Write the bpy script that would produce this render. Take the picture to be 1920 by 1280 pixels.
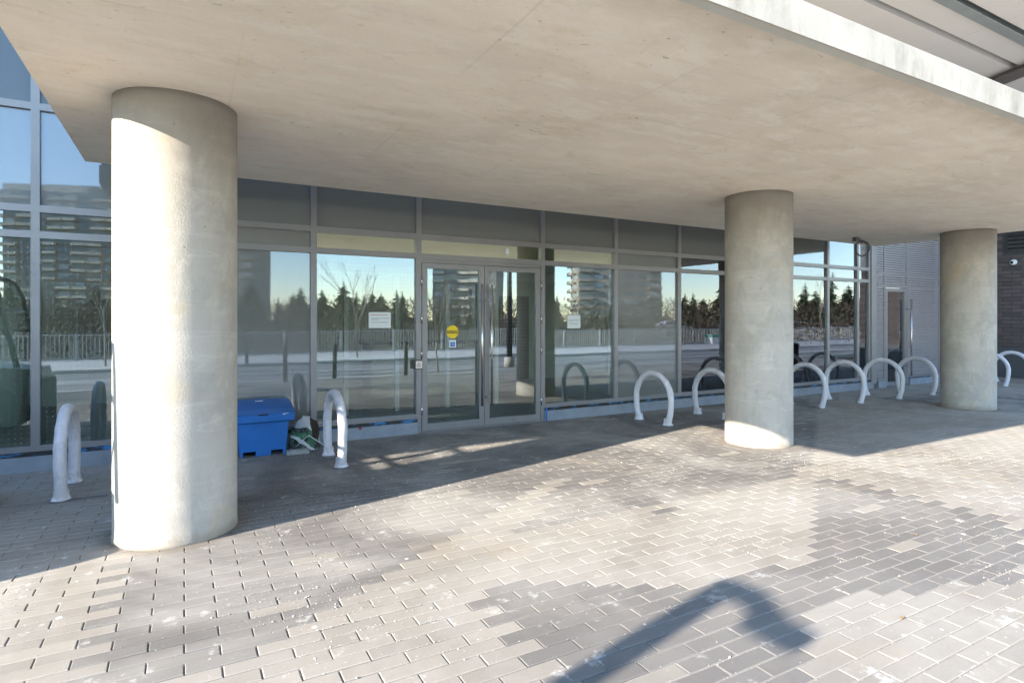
import bpy, math, random
from mathutils import Vector, Matrix, noise
R = math.radians
random.seed(7)
for o in list(bpy.data.objects): bpy.data.objects.remove(o)
SC = bpy.context.scene
COL = SC.collection

# ------------------------------------------------------------------ camera, sky, sun, exposure
# axes: +X runs along the glazed front (to the right), +Y points at it, Z up; the camera stands at the origin
CAM_H = 1.5
cam = bpy.data.cameras.new('camera'); camo = bpy.data.objects.new('camera', cam); COL.objects.link(camo)
camo.location = (0, 0, CAM_H); camo.rotation_euler = (R(90), 0, -R(29.11))
cam.sensor_width = 36; cam.lens = 36 * 1100 / 1920; cam.shift_y = -40 / 1920
cam.clip_start = 0.05; cam.clip_end = 4000
SC.camera = camo
SUN = Vector((-2.4, -0.58, 1.0)).normalized()
w = bpy.data.worlds.new('World'); SC.world = w; w.use_nodes = True
wn = w.node_tree; bg = wn.nodes['Background']
sky = wn.nodes.new('ShaderNodeTexSky'); sky.sky_type = 'NISHITA'; sky.sun_disc = False
sky.sun_elevation = math.asin(SUN.z); sky.sun_rotation = math.atan2(SUN.x, SUN.y)
sky.air_density = 1.0; sky.dust_density = 0.0; sky.ozone_density = 1.7
wn.links.new(sky.outputs[0], bg.inputs[0]); bg.inputs[1].default_value = 0.108
sl = bpy.data.lights.new('sun', 'SUN'); sl.energy = 2.6; sl.angle = R(0.5); sl.color = (1.0, 0.905, 0.78)
slo = bpy.data.objects.new('sun', sl); COL.objects.link(slo)
slo.rotation_euler = SUN.to_track_quat('Z', 'Y').to_euler()
SC.view_settings.view_transform = 'Standard'; SC.view_settings.look = 'None'
SC.view_settings.exposure = 2.83; SC.view_settings.gamma = 1.0
SC.cycles.use_denoising = True
SC.cycles.max_bounces = 7; SC.cycles.diffuse_bounces = 4; SC.cycles.glossy_bounces = 3; SC.cycles.transparent_max_bounces = 10
SC.cycles.use_adaptive_sampling = True; SC.cycles.adaptive_threshold = 0.02
SC.cycles.sample_clamp_indirect = 6

# ------------------------------------------------------------------ materials
class NT:
    def __init__(s, name):
        s.m = bpy.data.materials.new(name); s.m.use_nodes = True
        s.t = s.m.node_tree; s.n = s.t.nodes; s.n.clear()
        s.out = s.n.new('ShaderNodeOutputMaterial')
    def new(s, typ, **kw):
        n = s.n.new('ShaderNode' + typ)
        for k, v in kw.items():
            if k.startswith('i_'): n.inputs[k[2:].replace('_', ' ')].default_value = v
            else: setattr(n, k, v)
        return n
    def link(s, a, b): s.t.links.new(a, b)
    def pos(s, scale=(1, 1, 1)):
        g = s.new('NewGeometry'); m = s.new('Mapping'); m.inputs['Scale'].default_value = scale
        s.link(g.outputs['Position'], m.inputs['Vector']); return m.outputs[0]
    def noise(s, vec, scale, detail=4, rough=0.55, dist=0.0):
        n = s.new('TexNoise', i_Scale=scale, i_Detail=detail, i_Roughness=rough, i_Distortion=dist)
        s.link(vec, n.inputs['Vector']); return n.outputs['Fac']
    def ramp(s, fac, lo, hi, a=0.0, b=1.0):
        n = s.new('MapRange', clamp=True); s.link(fac, n.inputs[0])
        for i, v in enumerate((lo, hi, a, b)): n.inputs[i + 1].default_value = v
        return n.outputs[0]
    def math(s, op, a, b=None):
        n = s.new('Math', operation=op)
        for i, v in enumerate((a, b)):
            if v is None: continue
            if isinstance(v, (int, float)): n.inputs[i].default_value = v
            else: s.link(v, n.inputs[i])
        return n.outputs[0]
    def mix(s, fac, a, b, mode='MIX'):
        n = s.new('Mix', data_type='RGBA', blend_type=mode)
        for sock, v in ((n.inputs[0], fac), (n.inputs[6], a), (n.inputs[7], b)):
            if isinstance(v, (int, float)): sock.default_value = v
            elif isinstance(v, tuple): sock.default_value = (*v, 1)[:4]
            else: s.link(v, sock)
        return n.outputs[2]
    def bump(s, h, strength=0.3, dist=0.01):
        n = s.new('Bump', i_Strength=strength, i_Distance=dist); s.link(h, n.inputs['Height']); return n.outputs[0]
    def bsdf(s, col, rough=0.7, metal=0.0, spec=0.5, bump=None, **kw):
        b = s.new('BsdfPrincipled')
        if isinstance(col, tuple): b.inputs['Base Color'].default_value = (*col, 1)
        else: s.link(col, b.inputs['Base Color'])
        if isinstance(rough, (int, float)): b.inputs['Roughness'].default_value = rough
        else: s.link(rough, b.inputs['Roughness'])
        b.inputs['Metallic'].default_value = metal; b.inputs['Specular IOR Level'].default_value = spec
        for k, v in kw.items(): b.inputs[k.replace('_', ' ')].default_value = v
        if bump is not None: s.link(bump, b.inputs['Normal'])
        return b
    def done(s, sh): s.link(sh.outputs[0], s.out.inputs[0]); return s.m

M = {}
def plain(name, col, rough=0.6, metal=0.0, spec=0.5, var=0.12, scale=6.0, bump=0.0):
    t = NT(name); p = t.pos(); f = t.noise(p, scale, 5, 0.6)
    dark = tuple(c * (1 - var) for c in col); light = tuple(min(1, c * (1 + var)) for c in col)
    c = t.mix(t.ramp(f, 0.3, 0.7), dark, light)
    bm = t.bump(t.noise(p, scale * 12, 3), bump, 0.004) if bump else None
    M[name] = t.done(t.bsdf(c, rough, metal, spec, bm)); return M[name]

plain('aluminium', (0.27, 0.262, 0.262), 0.38, 0.35, 0.5, 0.05, 3)
plain('dark_gasket', (0.02, 0.02, 0.022), 0.6)
plain('steel_handle', (0.62, 0.58, 0.55), 0.24, 0.95, 0.5, 0.04)
plain('white_frame', (0.84, 0.85, 0.84), 0.5, 0, 0.5, 0.03)
plain('lobby_paint', (0.78, 0.78, 0.74), 0.8, 0, 0.3, 0.03)
plain('lobby_tile', (0.30, 0.30, 0.29), 0.35, 0, 0.5, 0.1)
plain('kerb_metal', (0.26, 0.29, 0.33), 0.55, 0.1, 0.5, 0.15, 5)
plain('black_rubber', (0.015, 0.015, 0.016), 0.7, 0, 0.4)
plain('black_paint', (0.02, 0.021, 0.023), 0.4, 0, 0.5)
plain('machine_grey', (0.28, 0.28, 0.26), 0.5, 0, 0.5, 0.1)
plain('machine_orange', (0.45, 0.16, 0.04), 0.45, 0, 0.5, 0.1)
plain('louvre_metal', (0.36, 0.34, 0.345), 0.42, 0.3, 0.5, 0.05)
plain('dark_void', (0.02, 0.02, 0.02), 0.9)
plain('soffit_white', (0.72, 0.69, 0.66), 0.75, 0, 0.3, 0.03, 1.0)
plain('steel_beam', (0.32, 0.35, 0.35), 0.5, 0.2, 0.5, 0.08)
plain('brown_steel', (0.17, 0.15, 0.14), 0.5, 0.2, 0.5, 0.08)
plain('granite', (0.075, 0.077, 0.08), 0.5, 0, 0.5, 0.25, 40)
plain('mortar', (0.06, 0.055, 0.055), 0.9, 0, 0.3, 0.15)
def asphalt_mat():
    t = NT('asphalt'); p = t.pos(); a = t.noise(t.pos((0.10, 1.3, 1)), 1.2, 5, 0.65, 0.6); b = t.noise(p, 1.4, 5, 0.7, 0.3)
    c = t.mix(t.ramp(a, 0.42, 0.62), (0.13, 0.128, 0.125), (0.40, 0.385, 0.36))       # bare wheel tracks between drifts of dried salt
    c = t.mix(t.math('MULTIPLY', t.ramp(b, 0.45, 0.7), 0.4), c, (0.30, 0.29, 0.27))
    M['asphalt'] = t.done(t.bsdf(c, 0.85, 0, 0.35))
asphalt_mat()
plain('sidewalk_concrete', (0.55, 0.53, 0.50), 0.85, 0, 0.3, 0.12, 0.9)
plain('soil', (0.075, 0.062, 0.045), 0.95, 0, 0.2, 0.4, 0.25)
plain('bark', (0.12, 0.095, 0.075), 0.9, 0, 0.2, 0.25)
plain('pale_bark', (0.27, 0.235, 0.2), 0.9, 0, 0.2, 0.25)
plain('needles', (0.06, 0.085, 0.04), 0.85, 0, 0.25, 0.55, 1.4)
plain('needles_olive', (0.12, 0.125, 0.05), 0.85, 0, 0.25, 0.5, 1.2)
plain('twigs', (0.125, 0.098, 0.07), 0.9, 0, 0.2, 0.4, 0.6)
plain('fence_paint', (0.55, 0.55, 0.53), 0.5, 0.2, 0.5, 0.05)
plain('tower_brick', (0.31, 0.265, 0.22), 0.85, 0, 0.3, 0.15, 0.3)
plain('tower_cream', (0.68, 0.61, 0.49), 0.8, 0, 0.3, 0.1, 0.3)
plain('tower_glass', (0.10, 0.13, 0.15), 0.12, 0, 0.8, 0.4, 0.4)
plain('tower_blind', (0.35, 0.38, 0.38), 0.4, 0, 0.5, 0.3, 0.5)
plain('sun_silver', (0.5, 0.5, 0.48), 0.4, 0.6)
plain('car_white', (0.7, 0.7, 0.7), 0.25, 0, 0.6, 0.02)
plain('car_blue', (0.08, 0.12, 0.2), 0.25, 0, 0.6, 0.02)
plain('shelter_green', (0.12, 0.3, 0.24), 0.4, 0, 0.5, 0.05)
plain('paper', (0.72, 0.76, 0.75), 0.7, 0, 0.3, 0.03)
plain('print_grey', (0.42, 0.46, 0.46), 0.7)
plain('print_red', (0.55, 0.38, 0.36), 0.7)
plain('caution_yellow', (0.85, 0.62, 0.01), 0.4, 0, 0.5, 0.02)
plain('caution_band', (0.10, 0.04, 0.01), 0.5)
plain('sign_white', (0.8, 0.82, 0.85), 0.4, 0, 0.5, 0.02)
plain('sign_blue', (0.03, 0.14, 0.5), 0.4, 0, 0.5, 0.05)
plain('button_plate', (0.68, 0.60, 0.56), 0.35, 0.3, 0.5, 0.03)
plain('symbol_black', (0.03, 0.03, 0.035), 0.5)
plain('block_concrete', (0.36, 0.36, 0.34), 0.9, 0, 0.3, 0.2, 20)
plain('cable_grey', (0.11, 0.10, 0.095), 0.5)
plain('camera_white', (0.75, 0.75, 0.74), 0.3, 0, 0.5, 0.02)
plain('lens_black', (0.01, 0.01, 0.012), 0.1, 0, 0.6)
plain('red_clip', (0.45, 0.06, 0.04), 0.5)
plain('pole_dark', (0.035, 0.035, 0.038), 0.45, 0.2)
plain('bag_dark_inside', (0.03, 0.018, 0.014), 0.8)
plain('bin_brown', (0.05, 0.042, 0.035), 0.5)
plain('grit', (0.44, 0.41, 0.365), 0.85, 0, 0.3, 0.35, 60)
plain('leaf_dry', (0.16, 0.11, 0.06), 0.8)
plain('rust_plate', (0.3, 0.3, 0.31), 0.45, 0.7)
plain('wing_brick', (0.2, 0.17, 0.155), 0.85, 0, 0.3, 0.15, 1.0)
plain('formed_concrete', (0.42, 0.40, 0.36), 0.85, 0, 0.3, 0.15, 1.2)

def concrete(name, base, kind):
    t = NT(name); p = t.pos()
    big = t.noise(p, 0.55, 5, 0.6, 0.6)
    mid = t.noise(t.pos((1.0, 2.6, 1.0)) if kind == 'soffit' else t.pos((1, 1, 1.0)), 2.1, 4, 0.66, 0.5)
    fine = t.noise(p, 85, 2, 0.65)
    b = Vector(base)
    c = t.mix(t.ramp(big, 0.32, 0.68), tuple(b * 0.90), tuple(b * 1.08))
    c = t.mix(t.math('MULTIPLY', t.ramp(mid, 0.42, 0.7), 0.30 if kind == 'soffit' else 0.5), c, tuple(b * 0.80))
    c = t.mix(t.math('MULTIPLY', t.ramp(fine, 0.35, 0.75), 0.22), c, tuple(b * 0.72))
    h = fine
    sep = t.new('SeparateXYZ'); g = t.new('NewGeometry'); t.link(g.outputs['Position'], sep.inputs[0])
    X, Y, Z = sep.outputs
    if kind == 'soffit':
        # ochre rust blooms, cement-grey smears, formwork board joints
        st = t.noise(t.pos((0.9, 1.9, 1)), 1.5, 6, 0.7, 0.8)
        c = t.mix(t.math('MULTIPLY', t.ramp(st, 0.54, 0.70), 0.30), c, (0.58, 0.44, 0.25))
        gs = t.noise(t.pos((0.5, 1.4, 1)), 1.9, 6, 0.7, 1.2)
        c = t.mix(t.math('MULTIPLY', t.ramp(gs, 0.58, 0.72), 0.30), c, (0.50, 0.47, 0.42))
        pl = t.noise(t.pos((0.8, 2.0, 1)), 2.7, 5, 0.72, 0.2)
        c = t.mix(t.math('MULTIPLY', t.ramp(pl, 0.50, 0.62), 0.6), c, (0.90, 0.83, 0.72))
        pit = t.noise(t.pos((1, 2.5, 1)), 16, 3, 0.6)
        pm = t.math('MULTIPLY', t.ramp(pit, 0.66, 0.70), t.ramp(st, 0.47, 0.58))
        c = t.mix(t.math('MULTIPLY', pm, 0.6), c, (0.16, 0.14, 0.11))
        wob = t.math('MULTIPLY', t.math('SUBTRACT', t.noise(p, 3, 3), 0.5), 0.02)
        def joints(axis, off, per, wd):
            a = t.math('ADD', t.math('ADD', axis, off), wob)
            f = t.math('ABSOLUTE', t.math('SUBTRACT', t.math('FRACT', t.math('DIVIDE', a, per)), 0.5))
            return t.ramp(f, 0.5 - wd / per, 0.5 - wd / per * 0.3)
        jn = t.math('MAXIMUM', joints(X, 0.35 + 0.6, 1.22, 0.012), joints(Y, 0.27 - 1.22, 2.44, 0.012))
        jn = t.math('MULTIPLY', jn, t.ramp(t.noise(p, 0.9, 3), 0.38, 0.6))
        c = t.mix(t.math('MULTIPLY', jn, 0.19), c, (0.40, 0.36, 0.30))
        # damp brown margin along the outer edge of the soffit
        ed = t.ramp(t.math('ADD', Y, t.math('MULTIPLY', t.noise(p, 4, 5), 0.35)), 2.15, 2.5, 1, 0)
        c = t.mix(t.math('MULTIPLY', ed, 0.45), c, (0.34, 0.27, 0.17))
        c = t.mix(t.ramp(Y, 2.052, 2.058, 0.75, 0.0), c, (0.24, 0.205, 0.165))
        # outer vertical face: weathered streaks; base colour lowered against the sun on it
        nz = t.new('SeparateXYZ'); t.link(g.outputs['Normal'], nz.inputs[0])
        front = t.ramp(nz.outputs[2], -0.5, -0.2)
        fs = t.noise(t.pos((2.6, 1, 1.0)), 2.4, 5, 0.7, 0.3)
        cf = t.mix(t.ramp(fs, 0.45, 0.75), (0.39, 0.355, 0.30), (0.24, 0.215, 0.17))
        blk = t.noise(t.pos((1.2, 1, 1)), 2.2, 5)
        cf = t.mix(t.ramp(blk, 0.35, 0.55), (0.42, 0.385, 0.33), cf)
        c = t.mix(front, c, cf)
    else:
        # pour lines, laitance patches, blow holes, ochre bleeds, splashed foot
        seam = t.noise(t.pos((0.15, 0.15, 1.0)), 9.0, 2, 0.5, 0.0)
        c = t.mix(t.math('MULTIPLY', t.math('MULTIPLY', t.ramp(seam, 0.56, 0.60), t.ramp(seam, 0.64, 0.60)), 0.35), c, tuple(b * 1.22))
        lai = t.noise(t.pos((1.0, 1.0, 0.55)), 3.4, 5, 0.68, 0.6)
        c = t.mix(t.math('MULTIPLY', t.ramp(lai, 0.45, 0.60), 0.65), c, (0.32, 0.295, 0.25))
        lig = t.noise(t.pos((1.0, 1.0, 0.8)), 6.3, 5, 0.7, 0.3)
        c = t.mix(t.math('MULTIPLY', t.ramp(lig, 0.54, 0.70), 0.45), c, tuple(b * 1.25))
        v1 = t.new('TexVoronoi', feature='F1', i_Scale=17.0); t.link(p, v1.inputs['Vector'])
        rc = t.new('SeparateColor'); t.link(v1.outputs['Color'], rc.inputs[0])
        hole = t.math('LESS_THAN', v1.outputs['Distance'], t.math('MULTIPLY', t.math('SUBTRACT', rc.outputs[0], 0.66), 0.40))
        bd = t.noise(t.pos((0.2, 0.2, 3.1)), 1.5, 3, 0.6, 0.25)
        c = t.mix(t.math('MULTIPLY', t.ramp(bd, 0.44, 0.62), 0.30), c, tuple(b * 0.78))
        c = t.mix(t.math('MULTIPLY', hole, 0.75), c, tuple(b * 0.35))
        oc = t.noise(p, 1.7, 4, 0.5, 0.4)
        c = t.mix(t.math('MULTIPLY', t.ramp(oc, 0.60, 0.72), 0.5), c, (0.48, 0.35, 0.19))
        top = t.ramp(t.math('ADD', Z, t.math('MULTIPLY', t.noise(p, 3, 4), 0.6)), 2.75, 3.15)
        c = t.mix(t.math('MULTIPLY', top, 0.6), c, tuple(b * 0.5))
        ft = t.ramp(t.math('SUBTRACT', Z, t.math('MULTIPLY', lai, 0.16)), -0.06, 0.0, 1, 0)
        c = t.mix(t.math('MULTIPLY', ft, 0.5), c, (0.22, 0.18, 0.13))
        h = t.math('SUBTRACT', h, t.math('MULTIPLY', hole, 1.5))
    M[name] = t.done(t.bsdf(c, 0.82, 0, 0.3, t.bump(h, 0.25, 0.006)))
concrete('soffit_concrete', (0.87, 0.77, 0.64), 'soffit')  # base paler than concrete, raised to lift the shaded underside
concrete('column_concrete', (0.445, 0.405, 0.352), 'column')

def paver_mat(name, base, light):
    t = NT(name); p = t.pos()
    oi = t.new('ObjectInfo'); g = t.new('NewGeometry')
    rnd = t.math('FRACT', t.math('ADD', oi.outputs['Random'], t.math('MULTIPLY', g.outputs['Random Per Island'], 7.31)))
    b = Vector(base)
    c = t.mix(rnd, tuple(b * 0.87), tuple(b * 1.11))
    grain = t.noise(p, 120, 2, 0.7)
    c = t.mix(t.math('MULTIPLY', t.ramp(grain, 0.35, 0.7), 0.3), c, tuple(b * 0.68))
    sm = t.noise(p, 7.0, 6, 0.65, 0.5)
    c = t.mix(t.math('MULTIPLY', t.ramp(sm, 0.4, 0.7), 0.35), c, tuple(b * 0.78))
    # dried de-icing salt: broad film and spots with their own outline
    film = t.noise(p, 0.75, 6, 0.62, 0.7)
    sy = t.new('SeparateXYZ'); t.link(g.outputs['Position'], sy.inputs[0])
    swept = t.ramp(t.math('ADD', sy.outputs[1], t.math('MULTIPLY', film, 1.2)), 2.7, 4.0, 0.25, 1.0)   # salt lies thicker towards the canopy
    c = t.mix(t.math('MULTIPLY', t.ramp(film, 0.42, 0.66), 0.6 if light else t.math('MULTIPLY', swept, 0.65)), c, (0.38, 0.36, 0.325))
    bl = t.noise(p, 4.6, 5, 0.75, 0.1)
    c = t.mix(t.math('MULTIPLY', t.ramp(bl, 0.60, 0.67), 0.6), c, (0.46, 0.445, 0.415))
    v = t.new('TexVoronoi', feature='F1', i_Scale=9.0, i_Randomness=1.0); t.link(p, v.inputs['Vector'])
    rr = t.new('SeparateColor'); t.link(v.outputs['Color'], rr.inputs[0])
    spot = t.math('LESS_THAN', t.math('ADD', v.outputs['Distance'], t.math('MULTIPLY', grain, 0.07)),
                  t.math('MULTIPLY', t.math('SUBTRACT', rr.outputs[0], 0.62), 0.46))
    c = t.mix(t.math('MULTIPLY', spot, 0.7), c, (0.60, 0.585, 0.56))
    # tan grit stain
    tan = t.noise(p, 0.9, 5, 0.6, 0.3); tn = t.new('Mapping')
    c = t.mix(t.math('MULTIPLY', t.ramp(tan, 0.58, 0.70), 0.32), c, (0.30, 0.245, 0.175))
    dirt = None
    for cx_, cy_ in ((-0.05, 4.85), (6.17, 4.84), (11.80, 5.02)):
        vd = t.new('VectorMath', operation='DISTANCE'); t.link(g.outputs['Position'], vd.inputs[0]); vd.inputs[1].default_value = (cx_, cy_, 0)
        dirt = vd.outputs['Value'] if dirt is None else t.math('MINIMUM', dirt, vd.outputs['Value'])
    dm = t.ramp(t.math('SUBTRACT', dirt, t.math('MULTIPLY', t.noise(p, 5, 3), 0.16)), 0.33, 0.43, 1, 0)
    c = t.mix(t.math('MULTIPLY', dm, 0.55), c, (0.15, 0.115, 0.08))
    M[name] = t.done(t.bsdf(c, 0.8, 0, 0.35, t.bump(grain, 0.35, 0.004)))
paver_mat('paver_light', (0.265, 0.240, 0.207), True)
paver_mat('paver_dark', (0.160, 0.149, 0.138), False)
def sand_mat():
    t = NT('joint_sand'); p = t.pos(); f = t.noise(p, 60, 5, 0.7)
    c = t.mix(t.ramp(f, 0.3, 0.7), (0.19, 0.172, 0.147), (0.34, 0.315, 0.28))
    M['joint_sand'] = t.done(t.bsdf(c, 0.95, 0, 0.2, t.bump(f, 0.5, 0.004)))
sand_mat()
def brick_mat(name, a, b2):
    t = NT(name); p = t.pos(); oi = t.new('ObjectInfo'); g = t.new('NewGeometry')
    rnd = t.math('FRACT', t.math('ADD', oi.outputs['Random'], t.math('MULTIPLY', g.outputs['Random Per Island'], 5.7)))
    c = t.mix(rnd, a, b2); f = t.noise(p, 40, 5, 0.65)
    c = t.mix(t.math('MULTIPLY', t.ramp(f, 0.35, 0.7), 0.4), c, tuple(x * 0.6 for x in a))
    M[name] = t.done(t.bsdf(c, 0.8, 0, 0.4, t.bump(f, 0.4, 0.004)))
brick_mat('dark_brick', (0.085, 0.068, 0.064), (0.135, 0.108, 0.100))

def frit(t):
    # fine grid of white bird-safety dots printed on the pane
    g = t.new('NewGeometry'); s = t.new('SeparateXYZ'); t.link(g.outputs['Position'], s.inputs[0])
    def cell(o): return t.math('SUBTRACT', t.math('FRACT', t.math('DIVIDE', o, 0.05)), 0.5)
    a, b = cell(s.outputs[0]), cell(s.outputs[2])
    d = t.math('SQRT', t.math('ADD', t.math('MULTIPLY', a, a), t.math('MULTIPLY', b, b)))
    return t.math('LESS_THAN', d, 0.07)
def glass_mat(name, refl, tint, dots, gcol=(0.79, 0.86, 0.97)):
    t = NT(name)
    gl = t.new('BsdfGlossy', i_Roughness=0.0); gl.inputs['Color'].default_value = (*gcol, 1)
    tr = t.new('BsdfTransparent'); tr.inputs['Color'].default_value = (*tint, 1)
    fr = t.new('Fresnel', i_IOR=1.45)
    fac = t.math('MINIMUM', t.math('ADD', t.math('MULTIPLY', fr.outputs[0], 0.9), refl), 1.0)
    mx = t.new('MixShader'); t.link(fac, mx.inputs[0]); t.link(tr.outputs[0], mx.inputs[1]); t.link(gl.outputs[0], mx.inputs[2])
    sh = mx
    if dots:
        df = t.bsdf((0.75, 0.77, 0.75), 0.6); m2 = t.new('MixShader')
        t.link(t.math('MULTIPLY', frit(t), 0.45), m2.inputs[0]); t.link(mx.outputs[0], m2.inputs[1]); t.link(df.outputs[0], m2.inputs[2]); sh = m2
    M[name] = t.done(sh)
glass_mat('vision_glass', 0.115, (0.90, 0.95, 0.90), True)
glass_mat('clear_glass', 0.12, (0.90, 0.95, 0.90), False)
glass_mat('transom_glass', 0.42, (0.90, 0.95, 0.84), False, (0.92, 1.0, 0.90))  # same glass; reflection raised and tinted so the mirrored soffit shows pale
def spandrel_mat(name, base, refl):
    t = NT(name)
    gl = t.new('BsdfGlossy', i_Roughness=0.02); gl.inputs['Color'].default_value = (0.76, 0.86, 1.0, 1)
    p = t.pos(); c = t.mix(t.noise(p, 1.2, 4), tuple(x * 0.92 for x in base), base)
    df = t.bsdf(c, 0.5, 0, 0.2)
    fr = t.new('Fresnel', i_IOR=1.45); fac = t.math('ADD', t.math('MULTIPLY', fr.outputs[0], 0.9), refl)
    mx = t.new('MixShader'); t.link(fac, mx.inputs[0]); t.link(df.outputs[0], mx.inputs[1]); t.link(gl.outputs[0], mx.inputs[2])
    M[name] = t.done(mx)
spandrel_mat('spandrel_glass', (0.165, 0.17, 0.15), 0.11)
spandrel_mat('dark_panel_glass', (0.10, 0.115, 0.115), 0.02)

def membrane_mat():
    t = NT('torn_membrane'); f = t.noise(t.pos((3.0, 1, 14)), 1.6, 6, 0.7, 0.4)
    c = t.mix(t.ramp(f, 0.42, 0.48), (0.04, 0.19, 0.40), (0.02, 0.018, 0.016))
    M['torn_membrane'] = t.done(t.bsdf(c, 0.5, 0, 0.4, t.bump(f, 0.6, 0.02)))
membrane_mat()
def wrap_mat():
    t = NT('plastic_wrap'); tc = t.new('TexCoord')
    f = t.noise(tc.outputs['Object'], 14, 6, 0.7, 1.2); f2 = t.noise(tc.outputs['Object'], 60, 4, 0.6, 0.6)
    c = t.mix(t.ramp(f, 0.35, 0.7), (0.74, 0.72, 0.75), (0.63, 0.61, 0.64))
    M['plastic_wrap'] = t.done(t.bsdf(c, 0.34, 0, 0.5, t.bump(t.math('ADD', f, t.math('MULTIPLY', f2, 0.5)), 0.9, 0.022)))
wrap_mat()
def bin_mat():
    t = NT('blue_plastic'); p = t.pos(); f = t.noise(p, 5, 5, 0.6); s = t.noise(t.pos((3, 3, 9)), 9, 6, 0.75)
    c = t.mix(t.ramp(f, 0.35, 0.7), (0.012, 0.13, 0.42), (0.02, 0.16, 0.48))
    c = t.mix(t.math('MULTIPLY', t.ramp(s, 0.58, 0.68), 0.30), c, (0.3, 0.36, 0.45))
    M['blue_plastic'] = t.done(t.bsdf(c, 0.42, 0, 0.5, t.bump(t.noise(p, 150, 3), 0.15, 0.002)))
    t = NT('blue_lid_plastic'); p = t.pos(); f = t.noise(p, 6, 6, 0.7)
    c = t.mix(t.ramp(f, 0.35, 0.7), (0.02, 0.11, 0.33), (0.05, 0.12, 0.28))
    M['blue_lid_plastic'] = t.done(t.bsdf(c, 0.5, 0, 0.5, t.bump(t.noise(p, 150, 3), 0.2, 0.002)))
bin_mat()
def bag_mat():
    t = NT('printed_bag'); p = t.pos((1.0, 1.0, 1.0))
    f = t.noise(p, 9, 3, 0.55, 0.6); g2 = t.noise(p, 30, 4, 0.7, 0.5)
    c = t.mix(t.ramp(f, 0.47, 0.50), (0.05, 0.16, 0.085), (0.02, 0.023, 0.024))
    c = t.mix(t.math('MULTIPLY', t.ramp(g2, 0.55, 0.62), 0.5), c, (0.30, 0.36, 0.30))
    wv = t.new('TexWave', i_Scale=2.3, i_Distortion=0.8, i_Detail=1.0); wv.bands_direction = 'DIAGONAL'; t.link(p, wv.inputs['Vector'])
    c = t.mix(t.ramp(wv.outputs['Fac'], 0.93, 0.95), c, (0.60, 0.60, 0.60))
    M['printed_bag'] = t.done(t.bsdf(c, 0.28, 0, 0.5, t.bump(g2, 0.5, 0.01)))
bag_mat()
plain('bag_white', (0.5, 0.52, 0.55), 0.35, 0, 0.5, 0.2, 12, 0.4)

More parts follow.
